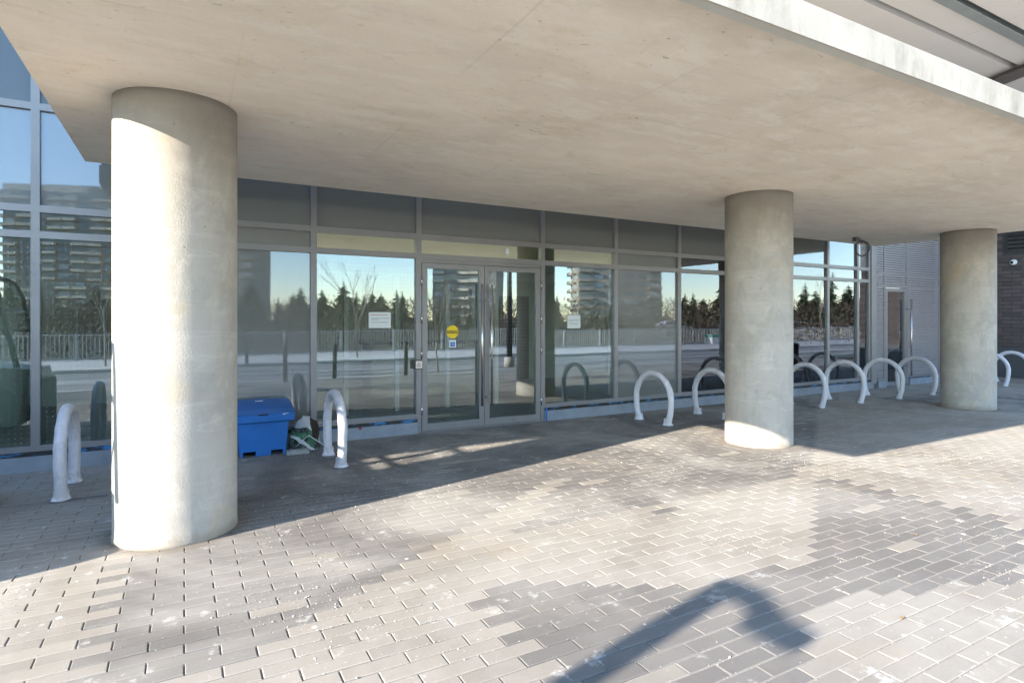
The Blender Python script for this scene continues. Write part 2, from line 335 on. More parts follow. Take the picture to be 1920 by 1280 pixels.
# ------------------------------------------------------------------ mesh helpers
class MB:
    def __init__(s): s.v = []; s.f = []; s.m = []; s.sm = []
    def add(s, vs, fs, mi=0, smooth=False):
        o = len(s.v); s.v += [tuple(v) for v in vs]
        for f in fs: s.f.append([i + o for i in f]); s.m.append(mi); s.sm.append(smooth)
        return s
    def box(s, x0, x1, y0, y1, z0, z1, mi=0):
        vs = [(x, y, z) for z in (z0, z1) for y in (y0, y1) for x in (x0, x1)]
        return s.add(vs, [(0, 2, 3, 1), (4, 5, 7, 6), (0, 1, 5, 4), (1, 3, 7, 5), (3, 2, 6, 7), (2, 0, 4, 6)], mi)
    def obox(s, c, ax, ay, az, mi=0):
        c, ax, ay, az = map(Vector, (c, ax, ay, az))
        vs = [c + ax * i + ay * j + az * k for k in (-1, 1) for j in (-1, 1) for i in (-1, 1)]
        return s.add(vs, [(0, 2, 3, 1), (4, 5, 7, 6), (0, 1, 5, 4), (1, 3, 7, 5), (3, 2, 6, 7), (2, 0, 4, 6)], mi)
    def prism(s, poly, axis, a0, a1, mi=0):
        n = len(poly)
        def P(q, a): return (a, q[0], q[1]) if axis == 0 else ((q[0], a, q[1]) if axis == 1 else (q[0], q[1], a))
        vs = [P(q, a0) for q in poly] + [P(q, a1) for q in poly]
        fs = [tuple(reversed(range(n))), tuple(range(n, 2 * n))] + [(i, (i + 1) % n, n + (i + 1) % n, n + i) for i in range(n)]
        return s.add(vs, fs, mi)
    def lathe(s, prof, c=(0, 0, 0), seg=32, axis=2, mi=0, smooth=True, cap=True):
        vs = []; n = len(prof)
        for k in range(seg):
            a = 2 * math.pi * k / seg
            for r, z in prof:
                q = (r * math.cos(a), r * math.sin(a), z)
                if axis == 0: q = (q[2], q[0], q[1])
                elif axis == 1: q = (q[0], q[2], q[1])
                vs.append((q[0] + c[0], q[1] + c[1], q[2] + c[2]))
        fs = [(k * n + i, ((k + 1) % seg) * n + i, ((k + 1) % seg) * n + i + 1, k * n + i + 1) for k in range(seg) for i in range(n - 1)]
        s.add(vs, fs, mi, smooth); o = len(s.v) - len(vs)
        if cap:
            for i, rev in ((0, True), (n - 1, False)):
                if prof[i][0] > 1e-6:
                    L = [o + k * n + i for k in range(seg)]
                    s.f.append(L[::-1] if rev else L); s.m.append(mi); s.sm.append(False)
        return s
    def tube(s, pts, r, seg=8, mi=0, rad=None, cap=True, wrinkle=None):
        pts = [Vector(p) for p in pts]; n = len(pts); vs = []
        ref = None
        for i, p in enumerate(pts):
            d = (pts[min(i + 1, n - 1)] - pts[max(i - 1, 0)]).normalized()
            if ref is None: ref = Vector((0, 0, 1)) if abs(d.z) < 0.9 else Vector((1, 0, 0))
            a = d.cross(ref)
            if a.length < 1e-5: a = d.cross(Vector((0, 1, 0)))
            a.normalize(); b = a.cross(d); ref = b
            ri = rad[i] if rad else r
            for k in range(seg):
                t = 2 * math.pi * k / seg; q = p + (a * math.cos(t) + b * math.sin(t)) * ri
                if wrinkle: q = p + (q - p) * (1 + wrinkle(q, i, t))
                vs.append(q)
        fs = [(i * seg + k, i * seg + (k + 1) % seg, (i + 1) * seg + (k + 1) % seg, (i + 1) * seg + k) for i in range(n - 1) for k in range(seg)]
        s.add(vs, fs, mi, True); o = len(s.v) - len(vs)
        if cap:
            s.f.append([o + k for k in range(seg)][::-1]); s.m.append(mi); s.sm.append(False)
            s.f.append([o + (n - 1) * seg + k for k in range(seg)]); s.m.append(mi); s.sm.append(False)
        return s
    def mesh(s, name, mats):
        me = bpy.data.meshes.new(name); me.from_pydata(s.v, [], s.f)
        for m in (mats if isinstance(mats, (list, tuple)) else [mats]): me.materials.append(M[m] if isinstance(m, str) else m)
        me.polygons.foreach_set('material_index', s.m); me.polygons.foreach_set('use_smooth', s.sm); me.update()
        return me
    def build(s, name, mats, parent=None, loc=(0, 0, 0)):
        return link(name, s.mesh(name, mats), parent, loc)
def link(name, me, parent=None, loc=(0, 0, 0), rot=None):
    o = bpy.data.objects.new(name, me); COL.objects.link(o); o.location = loc
    if rot: o.rotation_euler = rot
    if parent: o.parent = parent
    return o
def tag(o, label=None, cat=None, group=None, kind=None):
    for k, v in (('label', label), ('category', cat), ('group', group), ('kind', kind)):
        if v: o[k] = v
    return o
def thing(name, label, cat, loc=(0, 0, 0), rz=0.0, group=None):
    e = bpy.data.objects.new(name, None); COL.objects.link(e); e.location = loc; e.rotation_euler = (0, 0, rz); e.empty_display_size = 0.2
    return tag(e, label, cat, group)
def copy_tree(o, parent=None):
    c = o.copy(); COL.objects.link(c)
    if parent: c.parent = parent
    for ch in o.children: copy_tree(ch, c)
    return c

# ------------------------------------------------------------------ ground, road, far pavement
GY = 7.46            # outer face of the glazing
tag(MB().box(-1500, 1500, -1500, 1500, -1.0, -0.16).build('ground', 'soil'), kind='structure')
tag(MB().box(-120, 260, -6.9, -0.62, -0.4, -0.10).build('road', 'asphalt'), kind='structure')
tag(MB().box(-120, 260, -12.6, -6.9, -0.4, 0.0).build('sidewalk', 'sidewalk_concrete'), kind='structure')
tag(MB().box(-40, 60, -0.62, -0.46, -0.4, 0.0).build('kerb', 'sidewalk_concrete'), kind='structure')
tag(MB().box(-120, 260, -4.02, -3.9, -0.099, -0.096).build('road_marking', 'sign_white'), kind='structure')

# ------------------------------------------------------------------ pavement of long clay-format pavers
PW, PL, PJ = 0.0941, 0.289, 0.006
def inside(poly, x, y):
    r = False; j = len(poly) - 1
    for i in range(len(poly)):
        (xi, yi), (xj, yj) = poly[i], poly[j]
        if (yi > y) != (yj > y) and x < (xj - xi) * (y - yi) / (yj - yi) + xi: r = not r
        j = i
    return r
DARK = [[(-.30, 2.78), (0.0, 2.80), (3.4, 4.95), (5.2, 6.1), (6.4, 7.6), (-.30, 7.6)],
        [(2.1, 3.62), (3.36, 4.92), (5.2, 6.5), (6.4, 7.6), (11.2, 7.6), (8.63, 5.7), (6.24, 4.14), (5.19, 3.58)],
        [(1.38, .2), (1.38, 2.92), (1.72, 2.92), (2.28, 2.5), (2.8, 2.36), (3.4, 2.32), (3.98, 2.71), (5.2, 3.47), (5.36, 3.42),
         (5.36, 2.0), (5.2, 1.84), (4.2, 1.5), (3.4, 1.85), (2.9, 1.97), (2.36, 1.59), (0.6, 0.2)],
        [(8.6, 2.2), (11.6, 4.2), (11.6, 6.4), (14, 6.4), (14, 2.2)], [(-5, -.4), (-1.6, 1.8), (-1.6, -.4)]]
pv = thing('pavement', None, None); tag(pv, kind='structure')
# bedding: deep open joints on the left, brim-full of pale grit on the right
sb = MB(); nx, ny = 150, 54
for j in range(ny + 1):
    for i in range(nx + 1):
        x = -6 + 28 * i / nx; y = -0.46 + 7.90 * j / ny
        fill = max(0.0, min(1.0, (x * 0.9 - y * 0.25 + 0.2) / 1.9)) if y < 4.6 else 0.55
        fill = max(0, min(1, fill + 0.55 * (noise.noise((x * 1.1, y * 1.1, 3.3)))))
        sb.v.append((x, y, -0.0095 + 0.0072 * fill))
for j in range(ny):
    for i in range(nx):
        a = j * (nx + 1) + i; sb.f.append([a, a + 1, a + nx + 2, a + nx + 1]); sb.m.append(0); sb.sm.append(True)
sb.build('joint_sand', 'joint_sand', pv)
def paver_into(mb, mi, x, y, hx, hy, z=0.0, tx=0.0, ty=0.0):
    b = 0.0035; d = 0.022
    def P(a, c, e): return (x + a, y + c, z + e + a * tx + c * ty)
    vs = [P(sx * (hx - b), sy * (hy - b), 0) for sx, sy in ((-1, -1), (1, -1), (1, 1), (-1, 1))]
    vs += [P(sx * hx, sy * hy, -b * 0.8) for sx, sy in ((-1, -1), (1, -1), (1, 1), (-1, 1))]
    vs += [P(sx * hx, sy * hy, -d) for sx, sy in ((-1, -1), (1, -1), (1, 1), (-1, 1))]
    fs = [(0, 1, 2, 3)] + [(4 + i, 4 + (i + 1) % 4, (i + 1) % 4, i) for i in range(4)] + [(8 + i, 8 + (i + 1) % 4, 4 + (i + 1) % 4, 4 + i) for i in range(4)]
    mb.add(vs, fs, mi)
ca, sa = math.cos(R(29.11)), math.sin(R(29.11))
def seen_size(x, y):
    d = x * sa + y * ca; s = x * ca - y * sa
    if d < 0.4: return 0
    px = 960 + 1100 * s / d; py = 600 + 1100 * 1.5 / d
    return (1 / d) if (-60 < px < 1980 and py < 1300) else 0
cells = []
for r in range(-36, 49):
    y = 4.067 - PW / 2 - r * PW
    if y > 7.38 or y < -0.42: continue
    k0 = -21; x = -0.004 + 0.1445 * (2 * k0 + (r % 2)) + PL / 2
    while x < 21.2:
        dark = any(inside(p, x, y) for p in DARK)
        if random.random() < (.025 if dark else .003): dark = not dark     # odd ones laid out of pattern
        cells.append((x, y, dark)); x += PL
order = sorted(range(len(cells)), key=lambda i: -seen_size(*cells[i][:2]))
near = set(order[:300])
sm_l, sm_d = MB(), MB()
paver_into(sm_l, 0, 0, 0, (PL - PJ) / 2, (PW - PJ) / 2); paver_into(sm_d, 0, 0, 0, (PL - PJ) / 2, (PW - PJ) / 2)
me_l, me_d = sm_l.mesh('paver', 'paver_light'), sm_d.mesh('paver', 'paver_dark')
rest = MB()
for i, (x, y, dk) in enumerate(cells):
    z = random.uniform(-0.0012, 0.0012); tx, ty = random.gauss(0, 0.0025), random.gauss(0, 0.005)
    ox, oy = random.gauss(0, .0007), random.gauss(0, .0007)
    if i in near:
        link('paver', me_d if dk else me_l, pv, (x + ox, y + oy, z), (ty, -tx, random.gauss(0, 0.004)))
    else: paver_into(rest, 1 if dk else 0, x + ox, y + oy, (PL - PJ) / 2, (PW - PJ) / 2, z, tx, ty)
tag(rest.build('paver_field', ['paver_light', 'paver_dark'], pv), kind='stuff')
# loose grit and salt crumbs
gm = MB()
def crumb(x, y, r):
    a = random.uniform(0, 6.28); vs = []
    for k in range(4):
        rr = r * random.uniform(.7, 1.2); vs.append((x + rr * math.cos(a + k * 1.571), y + rr * math.sin(a + k * 1.571), r * random.uniform(.15, .5)))
    vs += [(x, y, r * random.uniform(.8, 1.15)), (x, y, -0.002)]
    gm.add(vs, [(0, 1, 4), (1, 2, 4), (2, 3, 4), (3, 0, 4), (1, 0, 5), (2, 1, 5), (3, 2, 5), (0, 3, 5)])
n = 0
while n < 12000:
    x = random.uniform(-2.2, 8.5); y = random.uniform(1.0, 7.2)
    if not seen_size(x, y): continue
    dens = noise.noise((x * 0.9, y * 0.9, 9.1)) + 0.6 * noise.noise((x * 3, y * 3, 1.7))
    if random.random() > 0.045 + 1.5 * max(0, dens - .08): continue
    if random.random() < 0.55:      # most of it collects along the joints
        rr = round((4.067 - y) / PW); y = 4.067 - rr * PW + random.gauss(0, 0.006)
    r = 0.0014 + 0.0024 * random.random() ** 2 + (0.004 if random.random() < 0.03 else 0)
    crumb(x, y, r); n += 1
tag(gm.build('loose_grit', 'grit'), 'loose pale grit and salt crumbs scattered over the paving', 'grit', kind='stuff')
lf = MB()
for (x, y) in ((3.15, 1.62), (2.53, 1.18), (4.45, 2.2), (6.4, 3.3), (7.6, 3.6), (2.2, 1.45), (5.9, 4.35)):
    a = random.uniform(0, 3)
    q = [(x + math.cos(a + t) * rr, y + math.sin(a + t) * rr, h) for t, rr, h in ((0, .022, .004), (1.3, .012, .012), (2.6, .02, .005), (3.9, .010, .014), (5.2, .013, .006))]
    lf.add(q + [(x, y, .016), (x, y, .003)], [(0, 1, 5), (1, 2, 5), (2, 3, 5), (3, 4, 5), (4, 0, 5), (1, 0, 6), (2, 1, 6), (3, 2, 6), (4, 3, 6), (0, 4, 6)])
tag(lf.build('leaf_litter', 'leaf_dry'), 'few curled brown leaf scraps lying on the sunlit paving', 'leaves', kind='stuff')

# ------------------------------------------------------------------ canopy slab and its columns
SX0, SX1, SY0, SY1, SZ0, SZ1 = -0.85, 12.47, 2.02, 6.92, 3.02, 3.25
cs = MB()
def ring(x0, x1, y0, y1, z): return [(x0, y0, z), (x1, y0, z), (x1, y1, z), (x0, y1, z)]
c1, c2 = 0.024, 0.034
lv = [ring(SX0 + .012, SX1 - .012, SY0 + c2, SY1 - .012, SZ0), ring(SX0, SX1, SY0 + .008, SY1, SZ0 + c1), ring(SX0, SX1, SY0, SY1, SZ0 + c1 + .004),
      ring(SX0, SX1, SY0, SY1, SZ1 - .015), ring(SX0 + .015, SX1 - .015, SY0 + .015, SY1 - .015, SZ1)]
vs = [v for l in lv for v in l]
fs = [(3, 2, 1, 0), (16, 17, 18, 19)] + [(4 * l + i, 4 * l + (i + 1) % 4, 4 * l + 4 + (i + 1) % 4, 4 * l + 4 + i) for l in range(4) for i in range(4)]
cs.add(vs, fs)
cs.box(SX0 + .02, SX1 - .02, SY1 - .13, SY1 - .016, SZ1 - .002, SZ1 + .42)
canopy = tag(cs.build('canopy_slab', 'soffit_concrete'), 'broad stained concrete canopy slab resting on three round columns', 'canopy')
for pts in (((2.40, 4.02), (2.45, 4.05), (2.50, 4.03), (2.54, 4.07), (2.60, 4.06)), ((3.62, 4.9), (3.75, 4.93), (3.88, 4.92))):
    MB().tube([(x_, y_, SZ0 + .0012) for x_, y_ in pts], .0024, 6).build('crack', 'bin_brown', canopy)
colm = MB(); prof = [(0.396, -0.02), (0.393, 0.02), (0.39, 0.06)] + [(0.39, 0.06 + 2.9 * i / 24) for i in range(1, 25)] + [(0.39, 3.03)]
colm.lathe(prof, seg=96)
col_me = colm.mesh('concrete_column', 'column_concrete')
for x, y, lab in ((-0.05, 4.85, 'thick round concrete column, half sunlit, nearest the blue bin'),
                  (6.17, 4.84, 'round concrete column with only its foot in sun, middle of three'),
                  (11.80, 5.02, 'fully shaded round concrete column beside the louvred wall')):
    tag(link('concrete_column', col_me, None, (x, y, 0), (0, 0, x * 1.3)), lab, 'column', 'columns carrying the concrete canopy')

# ------------------------------------------------------------------ upper soffit above the canopy, and the building mass behind
up = thing('upper_soffit', 'high pale panelled soffit with steel beams above the concrete canopy', 'soffit', (0, 0, 0))
ys = [3.6, 4.15, 4.76, 5.5, 6.3, 7.1, 7.62]
for i in range(len(ys) - 1):
    g0 = 0.0 if i == 0 else 0.055; g1 = 0.055
    for k in range(4):
        x0 = 2.6 + k * 4.1; MB().box(x0 + .004, x0 + 4.096, ys[i] + g0, ys[i + 1] - g1, 6.0, 6.12).build('soffit_panel', 'soffit_white', up)
MB().box(2.6, 19.0, 3.6, 7.62, 6.14, 6.3).build('deck', 'steel_beam', up)
for y, hw, z0, mt in ((4.20, .075, 5.93, 'steel_beam'), (7.1, .06, 5.98, 'steel_beam')):
    MB().box(2.6, 19.0, y - hw, y + hw, z0, z0 + .014).box(2.6, 19.0, y - .008, y + .008, z0 + .014, 6.139).build('beam', mt, up)
rb = MB(); a = Vector((12.65, 3.6, 5.90)); b = Vector((13.9, 7.4, 5.90)); d = (b - a).normalized(); sd = d.cross(Vector((0, 0, 1)))
rb.obox((a + b) / 2, d * (b - a).length / 2, sd * .19, Vector((0, 0, .012))); rb.obox((a + b) / 2 + Vector((0, 0, .055)), d * (b - a).length / 2, sd * .10, Vector((0, 0, .04)))
rb.build('rafter', 'brown_steel', up)
ms = MB().box(-9.0, 19.2, 7.62, 22, 6.32, 24)
tag(ms.build('building_upper_storeys', 'formed_concrete'), 'plain concrete storeys of the building above the glazed front', 'building')

# end wall closing the front on the left; a three-cornered light with bars is cut through it
wl = thing('end_wall', 'tall brick end wall with a barred three-cornered opening', 'wall', (-9.0, 0, 0))
WY0, WY1, WZ = 2.95, 7.46, 17.0
tri = [(3.16, 4.45), (3.80, 4.45), (3.16, 5.52)]
wm = MB()
wm.box(-.3, 0, WY0, WY1, -.2, 4.45).box(-.3, 0, WY0, WY1, 5.52, WZ).box(-.3, 0, WY0, 3.16, 4.45, 5.52)
wm.prism([(3.80, 4.45), (WY1, 4.45), (WY1, 5.52), (3.16, 5.52)], 0, -.3, 0)
wm.build('wall_body', 'wing_brick', wl)
for z in (4.72, 4.80): MB().obox((-.15, 3.45, z), (.012, 0, 0), (0, .34, .10), (0, -.004, .011)).build('bar', 'pole_dark', wl)
MB().box(-.165, -.135, 3.16, 3.7, 4.905, 4.935).build('bar', 'pole_dark', wl)

# ------------------------------------------------------------------ lobby behind the glass
tag(MB().box(-9, 13.1, GY + .12, 13.0, -.15, 0.0).build('lobby_floor', 'lobby_tile'), kind='structure')
tag(MB().box(-9, 13.1, GY + .12, 13.0, 2.72, 2.8).build('lobby_ceiling', 'lobby_paint'), kind='structure')
lw = MB().box(-9, 13.1, 12.9, 13.0, 0.001, 2.719)
tag(lw.build('lobby_wall', 'lobby_paint'), kind='structure')
tag(MB().box(-9.0, -8.9, GY + .12, 12.899, 0.001, 2.719).build('lobby_side_wall', 'lobby_paint'), kind='structure')
tag(MB().box(13.1, 13.3, GY + .12, 13.0, -.1, 6.0).build('lobby_end_wall', 'lobby_paint'), kind='structure')
vb = thing('vestibule_screen', 'white framed inner glass screen seen through the entrance glazing', 'screen', (0, 9.4, 0))
for u in (1.42, 2.22, 3.05, 3.95, 4.9, 5.85, 7.45):
    MB().box(u - .035, u + .035, -.04, .04, 0.002, 2.2).build('post', 'white_frame', vb)
MB().box(1.38, 7.49, -.042, .042, 2.2, 2.27).build('head_rail', 'white_frame', vb)
MB().box(1.38, 7.49, -.038, .038, 2.5, 2.56).build('head_rail', 'white_frame', vb)
for u0, u1 in ((1.46, 2.18), (2.26, 3.01), (5.9, 7.4)):
    MB().box(u0, u1, -.042, .042, 0.85, 0.92).build('mid_rail', 'white_frame', vb)
rd = thing('reception_desk', 'pale reception desk inside the lobby behind the vestibule screen', 'desk', (4.4, 11.4, 0))
MB().box(-1.3, 1.3, -.35, .35, .002, 1.02).build('body', 'tower_cream', rd); MB().box(-1.36, 1.36, -.42, .42, 1.021, 1.07).build('top', 'lobby_tile', rd)
for u, lab in ((1.2, 'dark inner door at the back of the lobby, nearer the blue bin'), (7.2, 'dark inner door at the back of the lobby, past the reception desk')):
    dd = thing('lobby_door', lab, 'door', (u, 12.88, 0)); MB().box(-.45, .45, -.03, .01, .002, 2.1).build('leaf', 'bin_brown', dd); MB().tube([(.36, -.03, 1.0), (.36, -.08, 1.0), (.24, -.08, 1.0)], .01, 8).build('handle', 'steel_handle', dd)
for u, y in ((9.6, 10.6), (-2.2, 10.8)):
    cb = MB().lathe([(0.22, 0.001), (0.22, 2.719)], seg=32)
    tag(cb.build('lobby_column', 'lobby_paint', None, (u, y, 0)), 'plain painted round column inside the lobby, ' + ('behind the middle canopy column' if u > 0 else 'far back on the side of the end wall'), 'column')

# ------------------------------------------------------------------ curtain wall
cw = thing('curtain_wall', 'aluminium framed glass curtain wall with double entrance door', 'curtain wall', (0, GY, 0))
MU = [-8.0, -6.67, -5.33, -3.99, -2.65, -1.31, 0.03, 1.37, 2.72, 4.67, 6.06, 7.45, 8.84, 10.24, 11.65, 12.70]
F = -0.028     # front face of the frame, proud of the glass
for u in MU:
    z0 = 0.19 if u not in (2.72, 4.67) else 0.0
    MB().box(u - .036, u + .036, F, .09, z0, 5.98).build('mullion', 'aluminium', cw)
MB().box(13.09, 13.16, F, .09, .19, 5.98).build('mullion', 'aluminium', cw)
ends = MU + [13.125]
for i in range(len(ends) - 1):
    a, b = ends[i] + .036, ends[i + 1] - .036; door = abs(ends[i] - 2.72) < .01
    for z0, z1 in ((2.32, 2.39), (2.58, 2.65), (3.60, 3.67), (4.75, 4.82)):
        MB().box(a, b, F + .002, .09, z0, z1).build('transom', 'aluminium', cw)
    if not door: MB().box(a, b, F + .002, .09, .19, .245).build('sill', 'aluminium', cw)
def pane(name, a, b, z0, z1, mat, parent=cw, y=0.012, tilt=0.0016, th=0.008, bow=0.00045):
    # a sheet of glass is never quite flat: gentle roller waves and a slight set in its frame
    a -= .01; b += .01; z0 -= .008; z1 += .008
    nu = max(2, int((b - a) / .09)); nv = max(2, int((z1 - z0) / .09)); m = MB(); sd = random.uniform(0, 50)
    tz, tx = random.gauss(0, tilt), random.gauss(0, tilt * .5); cx, cz = (a + b) / 2, (z0 + z1) / 2
    def P(i, j, o):
        x = a + (b - a) * i / nu; z = z0 + (z1 - z0) * j / nv
        q = bow * (noise.noise((x * 1.6 + sd, z * .9, sd)) + .30 * noise.noise((x * 4.2, z * 1.8 + sd, 2.0)))
        return (x, y + o + q + (x - cx) * tz + (z - cz) * tx, z)
    for o in (0, th): m.v += [P(i, j, o) for j in range(nv + 1) for i in range(nu + 1)]
    n1 = (nu + 1) * (nv + 1)
    for j in range(nv):
        for i in range(nu):
            k = j * (nu + 1) + i
            m.f += [[k, k + 1, k + nu + 2, k + nu + 1], [n1 + k, n1 + k + nu + 1, n1 + k + nu + 2, n1 + k + 1]]; m.m += [0, 0]; m.sm += [True, True]
    bd = [i for i in range(nu + 1)] + [j * (nu + 1) + nu for j in range(1, nv + 1)] + [nv * (nu + 1) + i for i in range(nu - 1, -1, -1)] + [j * (nu + 1) for j in range(nv - 1, 0, -1)]
    o = len(m.v); m.v += [m.v[i] for i in bd] + [m.v[n1 + i] for i in bd]; L = len(bd)
    for i in range(L): m.f.append([o + i, o + L + i, o + L + (i + 1) % L, o + (i + 1) % L]); m.m.append(0); m.sm.append(False)
    return m.build(name, mat, parent)
OPAQ = (0.03, 6.06, -5.33)
for i in range(len(ends) - 1):
    a, b = ends[i] + .036, ends[i + 1] - .036; op = any(abs(ends[i] - q) < .01 for q in OPAQ); door = abs(ends[i] - 2.72) < .01
    if not door: pane('spandrel_panel' if op else 'glass_pane', a, b, .245, 2.32, 'spandrel_glass' if op else ('vision_glass' if ends[i] < 7 else 'clear_glass'))
    pane('spandrel_panel' if op else 'glass_pane', a, b, 2.39, 2.58, 'spandrel_glass' if op else ('transom_glass' if 1.3 < ends[i] < 7 else 'clear_glass'))
    pane('spandrel_panel', a, b, 2.65, 3.60, 'spandrel_glass', tilt=.0015)
    pane('spandrel_panel', a, b, 3.67, 4.75, 'dark_panel_glass', tilt=.0015)
    pane('spandrel_panel', a, b, 4.82, 5.97, 'dark_panel_glass', tilt=.0015)
# base upstand with its torn blue membrane
for x0, x1 in ((-9.0, 2.70), (4.69, 13.16)):
    MB().box(x0, x1, -.055, .08, -.05, .145).build('upstand', 'kerb_metal', cw)
    mm = MB(); n = int((x1 - x0) / .05)
    for k in range(n):
        a = x0 + (x1 - x0) * k / n; b = x0 + (x1 - x0) * (k + 1) / n
        def mz(x): return .150 + .022 * noise.noise((x * 2.1, 0, 5)) + .010 * noise.noise((x * 9, 3, 1))
        def my(x): return -.036 + .012 * noise.noise((x * 6, 8, 2))
        mm.add([(a, my(a), mz(a) - .02), (b, my(b), mz(b) - .02), (b, my(b) + .006, .1885), (a, my(a) + .006, .1885), (a, .02, mz(a) - .02), (b, .02, mz(b) - .02), (b, .02, .1885), (a, .02, .1885)],
               [(0, 1, 2, 3), (0, 4, 5, 1), (3, 2, 6, 7)])
    mm.build('torn_membrane', 'torn_membrane', cw)
MB().box(4.70, 4.725, -.062, -.055, 0.0, .19).build('torn_membrane', 'sign_blue', cw)
MB().lathe([(0, -.008), (.014, -.008), (.018, 0), (.014, .012), (0, .012)], (1.93, -.066, .135), 10, 1).build('red_clip', 'red_clip', cw)
# entrance door leaves
def leaf(u0, u1, handle_u, hinge_u):
    d = link('door', MB().box(u0, u0 + .075, F, .03, .012, 2.265).box(u1 - .075, u1, F, .03, .012, 2.265)
             .box(u0 + .075, u1 - .075, F, .03, 2.195, 2.265).box(u0 + .075, u1 - .075, F, .03, .012, .105).mesh('door', 'aluminium'), cw)
    pane('pane', u0 + .075, u1 - .075, .105, 2.195, 'vision_glass', d, y=-.002, tilt=.003, th=.006)
    hb = MB().tube([(handle_u, -.095, .30), (handle_u, -.095, 2.0)], .016, 12)
    sx = .055 if handle_u < (u0 + u1) / 2 else -.055
    for z in (.42, 1.78): hb.tube([(handle_u, -.095, z), (handle_u - sx, -.095, z), (handle_u - sx, F, z)], .008, 8)
    hb.build('handle', 'steel_handle', d)
    for z in (.30, 1.05, 1.52, 2.02): MB().lathe([(.011, -.065), (.011, .065)], (hinge_u, F - .008, z), 10).build('hinge', 'steel_handle', d)
    MB().box((u0 + u1) / 2 - .03, (u0 + u1) / 2 + .03, F - .0025, F - .0005, .05, .062).build('rail_badge', 'steel_handle', d)
leaf(2.765, 3.690, 3.625, 2.757); leaf(3.698, 4.625, 3.775, 4.633)
MB().box(2.757, 4.633, -.01, .09, 2.272, 2.32).build('door_head', 'aluminium', cw)
MB().box(2.757, 4.633, -.05, .10, -.02, .008).build('threshold', 'rust_plate', cw)
# pavers stop short of the glass: strip of fines against the base
# ------------------------------------------------------------------ notices, stickers and the push plate
def notice(u, z, wd, ht, lab, lines):
    t = thing('paper_notice', lab, 'notice', (u, GY + .010, z), 0)
    MB().box(-wd / 2, wd / 2, -.0045, -.003, -ht / 2, ht / 2).build('sheet', 'paper', t)
    for i, (zz, x0, x1, h, mt) in enumerate(lines):
        MB().box(x0 * wd / 2, x1 * wd / 2, -.0056, -.0046, zz * ht - h / 2, zz * ht + h / 2).build('print_line', mt, t)
L1 = [(.33, -.8, .75, .013, 'print_red'), (.12, -.8, .85, .009, 'print_grey'), (.03, -.8, -.05, .009, 'print_grey'), (-.14, -.8, .7, .010, 'print_grey')]
notice(2.20, 1.50, .29, .205, 'white paper notice with red heading taped to glass beside the push plate', L1)
notice(5.255, 1.475, .245, .205, 'white paper notice taped to glass on the hinge side of the far door leaf', L1[1:])
MB_sq = MB().box(-.03, .03, -.0045, -.003, -.042, .042)
tag(MB_sq.build('small_sticker', 'paper', None, (4.08, GY + .010, 2.495)), 'small plain white sticker on the glass strip over the doors', 'sticker')
def text_mesh(s, size, name):
    c = bpy.data.curves.new(name, 'FONT'); c.body = s; c.size = size; c.align_x = 'CENTER'; c.align_y = 'CENTER'; c.offset = size * 0.02; c.resolution_u = 2
    o = bpy.data.objects.new(name, c); COL.objects.link(o); bpy.context.view_layer.update()
    me = bpy.data.meshes.new_from_object(o.evaluated_get(bpy.context.evaluated_depsgraph_get())); bpy.data.objects.remove(o); return me
ct = thing('caution_sticker', 'round yellow CAUTION sticker on the glass of the entrance door', 'sticker', (3.215, GY - .004, 1.338))
MB().lathe([(0, -.0012), (.09, -.0012), (.09, 0), (0, 0)], (0, 0, 0), 48, 1, 0, False).build('disc', 'caution_yellow', ct)
MB().box(-.0885, .0885, -.0022, -.0014, -.021, .021).build('band', 'caution_band', ct)
tm = text_mesh('CAUTION', .043, 'lettering'); tm.materials.append(M['caution_yellow'])
link('lettering', tm, ct, (0, -.0028, 0), (R(90), 0, 0))
def wheelchair(parent, s, mat, y):
    m = MB()
    m.lathe([(0, -.0006), (.16 * s, -.0006), (.16 * s, .0006), (0, .0006)], (-.08 * s, y, .80 * s), 14, 1)
    m.tube([(-.06 * s, y, .55 * s), (-.02 * s, y, .05 * s), (.38 * s, y, .05 * s), (.55 * s, y, -.55 * s), (.75 * s, y, -.5 * s)], .085 * s, 6)
    m.tube([(-.04 * s, y, .33 * s), (.32 * s, y, .33 * s)], .07 * s, 6)
    m.tube([(-.06 * s + .48 * s * math.cos(R(a)), y, -.22 * s + .48 * s * math.sin(R(a))) for a in range(95, 375, 20)], .075 * s, 6)
    m.v = [(v[0], y + max(-.0012, min(.0012, v[1] - y)), v[2]) for v in m.v]
    return m.build('wheelchair_symbol', mat, parent)
acs = thing('accessibility_sticker', 'small white sticker with blue wheelchair sign under the yellow disc', 'sticker', (3.215, GY - .004, 1.175))
MB().box(-.05, .05, -.0012, 0, -.05, .05).build('sheet', 'sign_white', acs)
MB().box(-.034, .034, -.0022, -.0014, -.040, .026).build('blue_field', 'sign_blue', acs)
wheelchair(acs, .026, 'sign_white', -.0036)
pp = thing('push_plate', 'square door-opener push plate with wheelchair sign on the door post', 'push plate', (2.70, GY + F, .91))
MB().box(-.06, .052, -.042, -.0005, -.062, .062).build('housing', 'black_paint', pp)
MB().box(-.042, .046, -.050, -.0425, -.050, .050).build('plate', 'button_plate', pp)
wheelchair(pp, .034, 'symbol_black', -.052)

